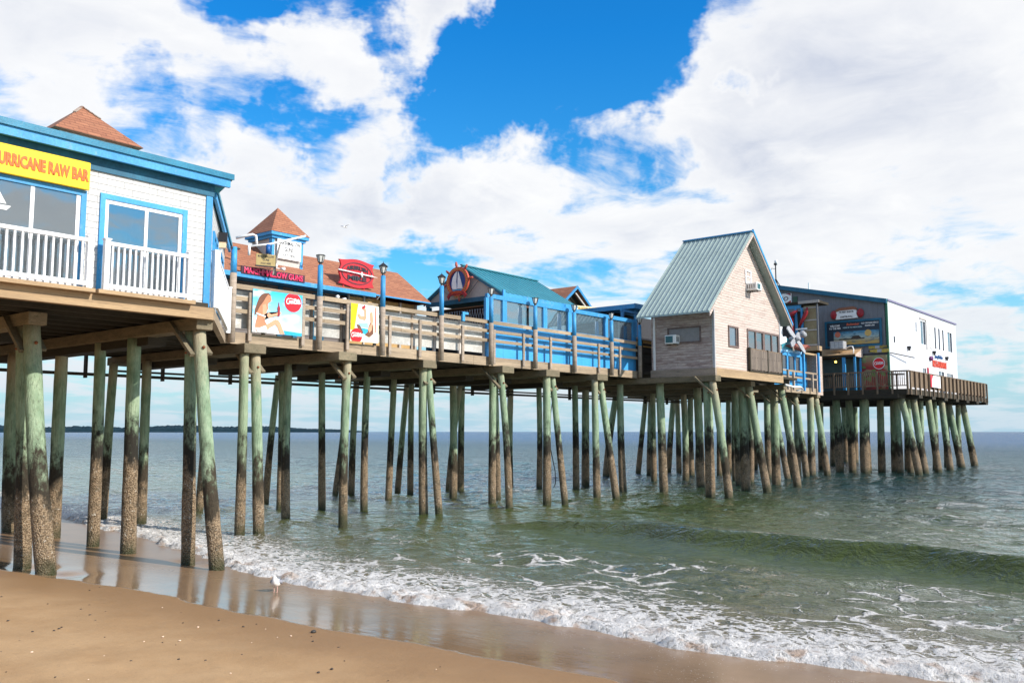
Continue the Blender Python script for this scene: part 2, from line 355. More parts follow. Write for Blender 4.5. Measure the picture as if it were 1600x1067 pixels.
def sky():
    w = bpy.data.worlds.new('World'); sc.world = w; w.use_nodes = True
    t = NT(w.node_tree); bg = w.node_tree.nodes['Background']
    s = t.new('ShaderNodeTexSky', sky_type='NISHITA'); s.sun_disc = False; s.sun_elevation = R(el); s.sun_rotation = R(90 - az)
    s.air_density = 1.0; s.dust_density = .25; s.ozone_density = 2.2
    hs = t.new('ShaderNodeHueSaturation'); hs.inputs['Saturation'].default_value = 1.32; hs.inputs['Value'].default_value = 1.28
    t.l.new(s.outputs[0], hs.inputs['Color'])
    D = t.vm('NORMALIZE', t.new('ShaderNodeTexCoord').outputs['Generated'])
    o = t.sep(D)
    k = t.math('DIVIDE', 1, t.math('ADD', t.math('MAXIMUM', o[2], 0), .13))
    P = t.comb(t.math('MULTIPLY', o[0], k), t.math('MULTIPLY', o[1], k), 0)
    P = t.vm('ADD', P, t.vm('MULTIPLY', t.vm('SUBTRACT', t.noise(P, 1.3, 3, .5, out='Color'), (.5, .5, .5)), (.55, .55, 0)))
    n = t.noise(P, 2.0, 10, .60)
    big = t.noise(t.vm('ADD', P, (4.2, 1.7, 0)), .55, 3, .5)
    dens = t.math('ADD', t.math('ADD', t.math('MULTIPLY', n, 1.45), -.215), t.math('MULTIPLY', t.math('SUBTRACT', big, .5), .35))
    # where the sky of that day was open or banked with cloud
    a = R(HEAD); fw = np.array((math.cos(a), math.sin(a), 0)); rt = np.array((math.sin(a), -math.cos(a), 0))
    def direc(azd, eld):     # azimuth right of the view axis, elevation
        v = (fw * math.cos(R(azd)) + rt * math.sin(R(azd))) * math.cos(R(eld)) + np.array((0, 0, math.sin(R(eld)))); return tuple(v)
    DW = t.vm('NORMALIZE', t.vm('ADD', D, t.vm('MULTIPLY', t.vm('SUBTRACT', t.noise(D, 9, 5, .65, out='Color'), (.5, .5, .5)), (.20, .20, .14))))
    GUIDE = SKYG
    for azd, eld, rad, wt in GUIDE:
        d = t.vm('DOT_PRODUCT', DW, direc(azd, eld), 1)
        m = t.mapr(d, math.cos(R(rad)), 1, 0, wt, smooth=True)
        dens = t.math('ADD', dens, m)
    low = t.mapr(o[2], .0, .20, .02, 0)
    dens = t.math('ADD', dens, low)
    cov = t.mapr(dens, .39, .66, smooth=True)
    # shaded undersides: compare with the cloud a little nearer the sun
    P2 = t.vm('ADD', P, (.05, -.09, 0))
    n2 = t.noise(P2, 2.0, 6, .58)
    lit = t.mapr(t.math('SUBTRACT', n, n2), -.17, .12)
    sh = t.noise(t.vm('ADD', P, (9.3, 2.2, 0)), 1.5, 7, .6)
    thick = t.mapr(dens, .54, .98)
    grey = t.math('MULTIPLY', t.math('ADD', t.math('MULTIPLY', t.math('SUBTRACT', 1, lit), .75), t.mapr(sh, .42, .78, 0, .8, True)), thick, clamp=True)
    cc = t.mix(grey, (9.7, 9.7, 9.7), (5.6, 6.1, 7.3))
    hz = t.mapr(o[2], .0, .16)
    cc = t.mix(hz, (6.6, 7.5, 8.3), cc)
    covh = t.math('MULTIPLY', cov, t.mapr(o[2], .0, .05, .55, .97))
    tint = t.mix(t.mapr(o[2], .12, .42), (.80, 1.36, 1.38), (.24, 1.25, 1.62))
    blue = t.mix(1.0, hs.outputs[0], tint, 'MULTIPLY')
    blue = t.mix(t.mapr(o[2], -.02, .20, 1, 0, True), blue, (4.3, 6.3, 7.7))
    t.put(bg.inputs['Color'], t.mix(covh, blue, cc)); bg.inputs['Strength'].default_value = .085
SKYG = [(1.5, 23, 7.2, -.30), (7.5, 25, 5.8, -.26), (-5, 19.5, 3.0, -.16), (-7.5, 23.5, 2.6, -.12), (-17, 25.5, 2.5, -.14), (-6.5, 10.5, 3.2, -.14), (-23, 20, 2.6, -.12), (-9.7, 18.6, 2.2, -.08), (-14.8, 20.4, 2.0, -.08), (-7.3, 15.4, 2.0, -.08), (-19, 23.7, 2.3, -.14), (-.8, 12.3, 3, -.10), (14.4, 20.5, 1.6, -.16), (10, 17, 2, -.12), (29.5, 4.5, 2.6, -.12),
        (-5, 26, 4.2, .34), (-12.5, 22.8, 3.5, .16), (-10, 20.8, 2, .12), (-26, 24, 9, .16), (-16.5, 17.6, 3, .12), (-11, 16, 3, .12), (-16, 13.5, 5, .14), (-3.5, 13.6, 4.5, .14), (3, 15.5, 5, .12), (-2, 13, 5, .08), (-9, 21.8, 4.5, .16), (-17, 20, 6, .16), (-8, 16.5, 5, .14), (0, 16.6, 3.6, .14), (-1, 12.6, 4, .10),
        (20, 22, 12, .24), (12, 14, 8, .16), (25, 13, 13, .16), (-24, 12, 7, .08), (6, 10, 5, .10)]
sky()

# ------------------------------------------------------------------ beach, sea, far shore
def growing(a, b, step, far, g=1.045, lo=None):
    xs = list(np.arange(a, b, step)); d = step; x = xs[-1]
    while x < far: d *= g; x += d; xs.append(x)
    if lo is not None:
        d = step; x = xs[0]; pre = []
        while x > lo: d *= g; x -= d; pre.append(x)
        xs = pre[::-1] + xs
    return np.array(xs)
def wig(Y, seed, amps):
    r = np.random.RandomState(seed); out = np.zeros_like(Y)
    for wl, am in amps: out += am * np.sin(Y * 2 * math.pi / wl * r.uniform(.85, 1.15) + r.uniform(0, 6.28))
    return out
EY = [-50, 0, 2, 4.6, 6.3, 8.5, 11, 13.3, 16.6, 20.9, 29, 45, 90]; EX = [11, 11.1, 10.85, 10.4, 10.25, 10.35, 10.2, 10.0, 10.7, 11.7, 12.9, 14, 16]
def foam_edge(Y): return np.interp(Y, EY, EX) + wig(Y, 3, [(5.1, .09), (2.3, .06), (1.1, .045), (.55, .025), (.27, .012)])
DY = [-50, 0, 3, 5.35, 7.7, 10, 11.5, 14.9, 18.2, 24, 60]; DX = [7.9, 8.0, 8.1, 8.1, 8.15, 7.95, 7.65, 7.8, 7.1, 6.6, 6]
def dry_edge(Y): return np.interp(Y, DY, DX) + wig(Y, 9, [(6.0, .10), (2.7, .05), (1.2, .02)])
def sines(X, Y, seed, n, wl0, wl1, amp, spread=50, p=1.0):
    r = np.random.RandomState(seed); h = np.zeros_like(X)
    for i in range(n):
        wl = wl0 * (wl1 / wl0) ** r.rand(); th = R(r.uniform(-spread, spread)); k = 2 * math.pi / wl
        h += amp * (wl / wl1) ** p * np.sin(k * (X * math.cos(th) + Y * math.sin(th)) + r.uniform(0, 6.28))
    return h
def sstep(x, a, b):
    t = np.clip((x - a) / (b - a), 0, 1); return t * t * (3 - 2 * t)
def sand_z(X, Y):
    c = X - np.interp(Y, EY, EX)
    z = np.where(c > 0, -.055 * c, -.034 * c)
    d = X - dry_edge(Y)
    z = z + np.where(d < 0, -.03 * d + .012 * sstep(-d, 0, .25), 0)
    return np.maximum(z, -2.5)
def grid_mesh(name, xs, ys, Z, m, uvs, kind='structure'):
    nx, ny = len(xs), len(ys); XX, YY = np.meshgrid(xs, ys, indexing='ij')
    co = np.stack([XX, YY, Z], -1).reshape(-1, 3)
    i, j = np.meshgrid(np.arange(nx - 1), np.arange(ny - 1), indexing='ij'); a = (i * ny + j).ravel()
    F = np.stack([a, a + ny, a + ny + 1, a + 1], -1)
    me = bpy.data.meshes.new(name); me.vertices.add(len(co)); me.vertices.foreach_set('co', co.ravel())
    me.loops.add(F.size); me.loops.foreach_set('vertex_index', F.ravel().astype(np.int32))
    me.polygons.add(len(F)); me.polygons.foreach_set('loop_start', np.arange(0, F.size, 4, dtype=np.int32))
    me.polygons.foreach_set('use_smooth', np.ones(len(F), bool)); me.update(calc_edges=True)
    uv = me.uv_layers.new(name='shore'); U = uvs.reshape(-1, 2)[F.ravel()]; uv.data.foreach_set('uv', U.astype(np.float32).ravel())
    me.materials.append(m); o = bpy.data.objects.new(name, me); COL.objects.link(o); o['kind'] = kind; return o

def M_sand():
    m, t, p, pos = mat_base('beach_sand')
    uv = t.new('ShaderNodeUVMap', uv_map='shore').outputs[0]; u = t.sep(uv); o_y = t.sep(pos)[1]
    wet = t.mapr(t.math('ADD', u[0], t.math('MULTIPLY', t.math('SUBTRACT', t.noise(pos, 2.2, 5, .6), .5), .22)), -.03, .05, smooth=True)
    damp = t.mapr(t.math('ADD', u[0], t.math('MULTIPLY', t.math('SUBTRACT', t.noise(pos, .8, 4, .6), .5), 1.6)), -2.6, -.2, smooth=True)
    n = t.noise(pos, 1.1, 5, .6); g = t.noise(pos, 160, 2, .6)
    dry = t.mix(t.mapr(n, .38, .66), (.45, .285, .145), (.38, .23, .11))
    dry = t.mix(damp, dry, (.28, .16, .072))
    sp = t.mapr(t.noise(pos, 34, 2, .5), .70, .74)
    dry = t.mix(t.math('MULTIPLY', sp, .55), dry, (.14, .09, .06))
    wetc = t.mix(t.mapr(n, .35, .7), (.27, .17, .095), (.21, .13, .072))
    vb = t.new('ShaderNodeTexVoronoi'); t.put(vb.inputs['Vector'], t.vm('MULTIPLY', pos, (1, .7, 1))); vb.inputs['Scale'].default_value = 26
    fl = t.math('MULTIPLY', t.mapr(vb.outputs['Distance'], .10, .16, 1, 0), t.math('MULTIPLY', t.mapr(t.noise(pos, 1.3, 4, .7), .46, .56), t.math('MULTIPLY', t.mapr(u[0], .4, .9), t.mapr(o_y, 6, 10, 1, 0))))
    wetc = t.mix(fl, wetc, (.72, .66, .58))
    c = t.mix(wet, dry, wetc)
    gg = t.mapr(g, .3, .7, .84, 1.14)
    c = t.mix(1.0, c, t.comb(gg, gg, gg), 'MULTIPLY')
    t.put(p.inputs['Base Color'], c)
    # film of water: mirror-like next to the dry edge, draining towards the wash
    dr = t.mapr(t.math('ADD', u[0], t.math('MULTIPLY', t.math('SUBTRACT', t.noise(pos, 1.0, 4, .6), .5), 1.2)), .2, 2.3, .10, .30)
    t.put(p.inputs['Roughness'], t.math('ADD', t.math('MULTIPLY', wet, dr), t.math('MULTIPLY', t.math('SUBTRACT', 1, wet), t.math('SUBTRACT', .85, t.math('MULTIPLY', damp, .25)))))
    t.put(p.inputs['Specular IOR Level'], t.mapr(wet, 0, 1, .25, .42))
    bh = t.math('MULTIPLY', t.math('ADD', g, t.math('MULTIPLY', t.noise(pos, 6, 4, .6), 2.2)), t.math('SUBTRACT', 1, wet))
    rip = t.math('MULTIPLY', t.noise(t.vm('MULTIPLY', pos, (2.2, .8, 1)), 3.0, 3, .5), t.math('MULTIPLY', wet, .35))
    t.put(p.inputs['Normal'], t.bump(t.math('ADD', bh, rip), .38, .02))
    return m

def M_water():
    m, t, p, pos = mat_base('sea_water')
    uv = t.new('ShaderNodeUVMap', uv_map='shore').outputs[0]; u = t.sep(uv); c = u[0]; o = t.sep(pos)
    nz = t.noise(pos, .35, 4, .6)
    cc = t.math('ADD', c, t.math('MULTIPLY', t.math('SUBTRACT', nz, .5), 3))
    col = t.mix(t.mapr(cc, .2, 4.5, smooth=True), (.16, .125, .06), (.075, .085, .03))
    col = t.mix(t.mapr(cc, 4, 9, smooth=True), col, (.058, .078, .020))
    col = t.mix(t.mapr(cc, 12, 38, smooth=True), col, (.012, .038, .036))
    col = t.mix(t.mapr(cc, 50, 260, smooth=True), col, (.004, .062, .16))
    # foam: a thick bore at the edge, then torn lace trailing back over the shallows
    warp = t.vm('MULTIPLY', t.vm('SUBTRACT', t.noise(pos, 1.1, 4, .6, out='Color'), (.5, .5, .5)), (1.3, 1.3, 0))
    lp = t.vm('MULTIPLY', t.vm('ADD', pos, warp), (1.0, .55, 1))
    vo = t.new('ShaderNodeTexVoronoi', feature='DISTANCE_TO_EDGE'); t.put(vo.inputs['Vector'], lp); vo.inputs['Scale'].default_value = 1.5
    vo2 = t.new('ShaderNodeTexVoronoi', feature='DISTANCE_TO_EDGE'); t.put(vo2.inputs['Vector'], lp); vo2.inputs['Scale'].default_value = 5.5
    patch = t.noise(t.vm('MULTIPLY', pos, (1, .5, 1)), .75, 4, .6)
    fine = t.noise(pos, 9, 6, .75)
    zone = t.math('MULTIPLY', t.mapr(c, 5.6, 8.2, 1, 0, True), t.mapr(o[1], 12, 19, 1, .12, True))
    wdt = t.math('MULTIPLY', t.mapr(patch, .45, .70, 0, .11), zone)
    lace = t.mapr(t.math('SUBTRACT', t.math('ADD', wdt, t.math('MULTIPLY', t.math('SUBTRACT', fine, .5), .10)), vo.outputs['Distance']), -.012, .03)
    lace = t.math('MULTIPLY', lace, t.mapr(wdt, .0, .02))
    band = t.mapr(t.math('ADD', c, t.math('MULTIPLY', t.math('SUBTRACT', fine, .5), 1.0)), .52, 1.2, 1, 0, True)
    band2w = t.mapr(t.math('ADD', c, t.math('MULTIPLY', t.math('SUBTRACT', patch, .5), 2.5)), .7, 3.2, .25, 0)
    band2 = t.mapr(t.math('SUBTRACT', t.math('ADD', band2w, t.math('MULTIPLY', t.math('SUBTRACT', fine, .5), .30)), t.math('MULTIPLY', vo2.outputs['Distance'], 1.0)), 0, .05)
    band2 = t.math('MULTIPLY', band2, t.mapr(band2w, .02, .08))
    f = t.math('MAXIMUM', t.math('MAXIMUM', lace, band), band2)
    f = t.math('MULTIPLY', f, t.mapr(fine, .30, .44, .30, 1))
    f = t.math('MULTIPLY', f, t.mapr(o[1], 60, 90, 1, 0))
    sandy = t.mapr(t.noise(t.vm('MULTIPLY', pos, (1, .6, 1)), 3.2, 4, .6), .52, .64)
    fc = t.mix(t.math('MULTIPLY', sandy, t.mapr(c, .1, .9, .75, 0)), (.76, .73, .69), (.42, .255, .15))
    t.put(p.inputs['Base Color'], t.mix(f, col, fc))
    p.inputs['Roughness'].default_value = .7; p.inputs['Specular IOR Level'].default_value = 0
    w1 = t.noise(t.vm('MULTIPLY', pos, (1, .6, 1)), 2.6, 5, .62, .4)
    w2 = t.noise(t.vm('MULTIPLY', pos, (1, .55, 1)), .55, 4, .6, .3)
    w3 = t.noise(t.vm('MULTIPLY', pos, (1, .4, 1)), .10, 3, .6)
    h = t.math('ADD', t.math('MULTIPLY', w1, .13), t.math('ADD', t.math('MULTIPLY', w2, t.mapr(c, 8, 30, .02, .75)), t.math('MULTIPLY', w3, t.mapr(c, 40, 120, 0, 2.6))))
    h = t.math('ADD', h, t.math('MULTIPLY', f, t.math('ADD', .02, t.math('MULTIPLY', fine, .09))))
    w4 = t.noise(t.vm('MULTIPLY', pos, (1, .7, 1)), 8, 3, .6)
    h = t.math('ADD', h, t.math('MULTIPLY', w4, .022))
    nb = t.bump(h, 1.0, 1.0); t.put(p.inputs['Normal'], nb)
    # surface reflection: rises towards grazing but the wave slopes keep it well under a mirror's
    lw = t.new('ShaderNodeLayerWeight'); lw.inputs[0].default_value = .5; t.put(lw.inputs['Normal'], nb)
    fr = t.math('ADD', .02, t.math('MULTIPLY', t.math('POWER', lw.outputs['Facing'], 3.3), t.mapr(c, 15, 120, .84, .60)))
    gl = t.new('ShaderNodeBsdfGlossy'); gl.inputs['Color'].default_value = (1, 1, 1, 1); t.put(gl.inputs['Normal'], nb)
    t.put(gl.inputs['Roughness'], t.mapr(c, 10, 200, .05, .16))
    mx = t.new('ShaderNodeMixShader'); t.put(mx.inputs[0], t.math('MULTIPLY', fr, t.math('SUBTRACT', 1, t.math('MULTIPLY', f, .92))))
    t.l.new(p.outputs[0], mx.inputs[1]); t.l.new(gl.outputs[0], mx.inputs[2]); t.l.new(mx.outputs[0], m.node_tree.nodes['Material Output'].inputs[0])
    return m

xs = growing(-3, 14, .06, 60, 1.06, -120); ys = growing(-3, 34, .12, 700, 1.07, -120)
XX, YY = np.meshgrid(xs, ys, indexing='ij'); Z = sand_z(XX, YY)
dr = sstep(dry_edge(YY) - XX, .1, 1.2)
Z += dr * (sines(XX, YY, 21, 26, .5, 3.4, .0035, 90, .9))
# scour hollows round the first pilings
for px, py in ((7.7, 16.9), (7.7, 18.2), (10.4, 16.4), (10.4, 17.3)):
    Z -= .05 * np.exp(-((XX - px) ** 2 + (YY - py) ** 2) / .12)
fr_ = random.Random(11)
for k in range(34):      # trodden hollows in the dry sand
    px, py, th = fr_.uniform(3.2, 6.6), fr_.uniform(4.5, 13.5), fr_.uniform(0, 3.1)
    u_ = (XX - px) * math.cos(th) + (YY - py) * math.sin(th); v_ = -(XX - px) * math.sin(th) + (YY - py) * math.cos(th)
    r2 = (u_ / .15) ** 2 + (v_ / .07) ** 2; Z += -.016 * np.exp(-r2) + .006 * np.exp(-((np.sqrt(r2) - 1.5) / .4) ** 2)
UV = np.stack([XX - dry_edge(YY), YY], -1)
grid_mesh('sand_beach', xs, ys, Z, M_sand(), UV)

xs = growing(9.4, 26, .065, 9000, 1.035); ys = growing(-1, 34, .11, 9000, 1.05, -9000)
XX, YY = np.meshgrid(xs, ys, indexing='ij'); c = XX - foam_edge(YY)
dist = np.hypot(XX, YY)
att = sstep(c, .6, 5) * (1 - sstep(dist, 60, 160))
Z = att * (1 - .8 * np.exp(-((XX - (19.1 + .118 * (YY - 3.65))) / 1.6) ** 2)) * (sines(XX, YY, 5, 34, .9, 5.0, .016, 48, .8) + sines(XX, YY, 6, 26, .35, 1.0, .0045, 70, .8))
xc = 19.1 + .118 * (YY - 3.65) + wig(YY, 4, [(9, .15), (4, .06)])
q = XX - xc; A = .38 * (1 - sstep(YY, 11.5, 18.5)) + .05
prof = np.where(q < 0, np.exp(-(q / .36) ** 2), np.exp(-(q / 1.9) ** 2))
Z += A * prof - .06 * np.exp(-((q + 1.4) / .8) ** 2) * (A / .3)
xc2 = 31 + .05 * YY; Z += .10 * np.exp(-((XX - xc2) / 1.6) ** 2) * (1 - sstep(YY, 20, 40))
bore = sstep(c, 0, .16) * np.exp(-np.maximum(c, 0) / .9)
Z += bore * (.085 + sines(XX, YY, 8, 40, .12, .7, .013, 90, .5)) * (1 - .3 * sstep(YY, 30, 50))
Z = np.where(c < 0, sand_z(XX, YY) - .035 - .05 * sstep(-c, 0, .3), np.maximum(Z, -.04 * c) )
grid_mesh('sea_water', xs, ys, Z, M_water(), np.stack([c, YY], -1))

# low wooded headland across the bay
hm = M_worn('far_woodland', (.012, .030, .042), (.022, .045, .060), .95, .012, (1, 1, 3), .4, .65, 0, .08, .05)
mb = MB(); rows = []
N = 260; rr = random.Random(4)
for i in range(N):
    f = i / (N - 1); ang = R(71.5 - f * 22.9); base = 2 * (math.sin(i * .11) + math.sin(i * .047 + 1)) 
    hgt = (17 + base + rr.uniform(-1.6, 1.8)) if f < .80 else (17 + base + rr.uniform(-1, 1)) * (1 - (f - .80) / .2 * .88)
    r0 = 2900; ca, sa = math.cos(ang), math.sin(ang)
    rows.append([(r0 * ca, r0 * sa, -1), (r0 * ca, r0 * sa, hgt * .55), ((r0 + 60) * ca, (r0 + 60) * sa, hgt + 1), ((r0 + 260) * ca, (r0 + 260) * sa, hgt + rr.uniform(0, 2)), ((r0 + 500) * ca, (r0 + 500) * sa, -1)])
for r_ in rows: mb.v += r_
for i in range(N - 1):
    for k in range(4): mb.f.append((i * 5 + k, (i + 1) * 5 + k, (i + 1) * 5 + k + 1, i * 5 + k + 1))
mb.build('headland_hills', hm, kind='structure')

# flotsam: little dark pebbles and pale shell bits on the damp sand
def bits(name, n, m, lab, seed, r0, r1):
    mb = MB(); rr = random.Random(seed)
    for i in range(n):
        x = rr.uniform(3.6, 7.4); y = rr.gauss(10.3, 2.6)
        if not 4 < y < 17: continue
        r = rr.uniform(r0, r1); z = float(sand_z(np.array(x), np.array(y)))
        mb.ball((x, y, z + r * .25), (r, r * rr.uniform(.6, 1), r * .5), 6, 4)
    mb.build(name, m, kind='stuff', label=lab, cat='debris')
bits('pebbles', 60, M_flat('pebble_dark', (.05, .035, .025), .6), 'tiny dark pebbles and weed scraps scattered over the damp sand', 3, .008, .022)
bits('shell_fragments', 26, M_flat('shell_pale', (.75, .55, .40), .5), 'tiny pale shell fragments scattered over the damp sand', 5, .008, .018)
for px, py, r, lab in ((7.55, 9.55, .04, 'single dark stone on the sand edge right of the gull'), (6.4, 5.75, .026, 'small white shell lying alone on the near sand at the lower right')):
    mb = MB(); z = float(sand_z(np.array(px), np.array(py))); mb.ball((px, py, z + r * .35), (r, r * .8, r * .55), 9, 6)
    mb.build('stone' if r > .03 else 'shell', M_flat('stone_' + str(r), (.04, .035, .03) if r > .03 else (.85, .8, .72), .5), smooth=True, label=lab, cat='stone' if r > .03 else 'shell')

# ------------------------------------------------------------------ the pier: deck on cross beams and stringers
ZP = 4.78      # underside of the cross beams = top of the pilings
deck = thing('pier_deck', (30, 24, 5), 'long weathered timber pier deck with beams and planks running out over the sea', 'pier')
zones = [(1.5, 12.4, 16.5, 28.2), (12.4, 34.35, 20.95, 28.4), (34.35, 43.3, 17.35, 29.6), (43.3, 54.9, 20.8, 30), (54.9, 58.7, 21.9, 30), (58.7, 79.4, 16.45, 30)]
pl = MB(); st = MB()
for i, (x0, x1, y0, y1) in enumerate(zones):
    if i == 0:
        pl.prism(Frame((0, 0, 0), (1, 0, 0), (0, 0, 1), (0, 1, 0)), [(x0, y0), (10.15, y0), (12.38, 19.6), (12.38, y1), (x0, y1)], 5.22, 5.33)
    else: pl.box(x0 + .003, x1, y0, y1, 5.22, 5.33)
    y = y0 + .45
    while y < y1:
        xe = x1 if not (i == 0 and y < 19.8) else min(x1, 9.9 + (y - 16.6) * .78)
        st.box(x0 + .004, xe - .004, y - .05, y + .05, 5.03, 5.22); y += .78
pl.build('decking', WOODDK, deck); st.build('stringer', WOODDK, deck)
fb = MB(); fb.box(1.5, 10.2, 16.36, 16.5, 4.98, 5.22); fb.build('fascia_beam', WOODWARM, deck)
fb = MB(); fb.box(1.5, 7.66, 16.18, 16.52, 5.225, 5.30); fb.box(7.72, 9.68, 16.18, 16.52, 5.228, 5.303); fb.build('ledge_board', WOODWARM, deck)
fb = MB(); fb.bar((10.2, 16.44, 5.09), (13.3, 20.85, 5.12), .12, .22); fb.build('fascia_beam', WOODH, deck)
fb = MB()
for k, (a, b) in enumerate(((13.35, 18.1), (18.11, 23.2), (23.21, 28.9), (28.91, 34.3))):
    fb.box(a, b, 20.86, 20.96, 5.03 + .003 * (k % 2), 5.345 + .004 * (k % 2))
fb.build('fascia_beam', WOODH, deck)
fb = MB(); fb.box(34.35, 41.25, 17.2, 17.36, 5.0, 5.36); fb.build('fascia_beam', WOODWARM, deck)
fb = MB(); fb.box(34.2, 34.35, 17.2, 20.3, 5.02, 5.36); fb.build('fascia_beam', WOOD, deck)
fb = MB(); fb.box(49, 54.9, 20.68, 20.8, 4.97, 5.33); fb.build('fascia_beam', WOODH, deck)
fb = MB(); fb.box(58.6, 79.4, 16.3, 16.45, 5.0, 5.34); fb.build('fascia_beam', WOODDK, deck)
fb = MB(); fb.box(58.45, 58.6, 16.3, 22.0, 5.0, 5.34); fb.build('fascia_beam', WOODDK, deck)

def piling(x, yb, zt, yt, xt, r, label, brace=False, seed=0, ground=None):
    z0 = -.4
    o = thing('piling', (x, yb, 0), label, 'piling', 'green timber pilings under the pier')
    rr = random.Random(seed); mb = MB(); n = 18; pts = []; rad = []
    bx, by = rr.uniform(-.05, .05), rr.uniform(-.05, .05)
    for i in range(n + 1):
        f = i / n; z = z0 + (zt - z0) * f; b = math.sin(math.pi * f)
        ff = max(0, z) / zt
        pts.append((x + (xt - x) * ff + bx * b, yb + (yt - yb) * ff + by * b, z))
        rad.append(r * (1.03 - .10 * f) * (1 + rr.uniform(-.02, .02)) * (1.04 if z < 1.35 else 1))
    mb.tube(pts, rad, 14, .018, seed); ob = mb.build('post', PILE, o, smooth=True)
    if brace:
        b = MB(); b.bar((x - .22, yt + .70, 4.98), (x - .17, yt - .10, 4.25), .07, .15, (1, 0, 0)); b.build('knee_brace', CAPW, o)
        b = MB(); b.bar((x + .20, yt + .70, 4.98), (x + .20, yt - .10, 4.3), .06, .13, (1, 0, 0)); b.build('knee_brace', CAPW, o)
        b = MB(); b.ball((x - .02, yt - r + (yb - yt) * .10, 4.42), .035, 8, 5)
        b.ball((x - .22, yt + .10, 4.31), .03, 6, 4); b.build('bolt', RUST, o)
    return o

ORD = ['', 'first', 'second', 'third', 'fourth', 'fifth', 'sixth', 'seventh', 'eighth', 'ninth', 'tenth']
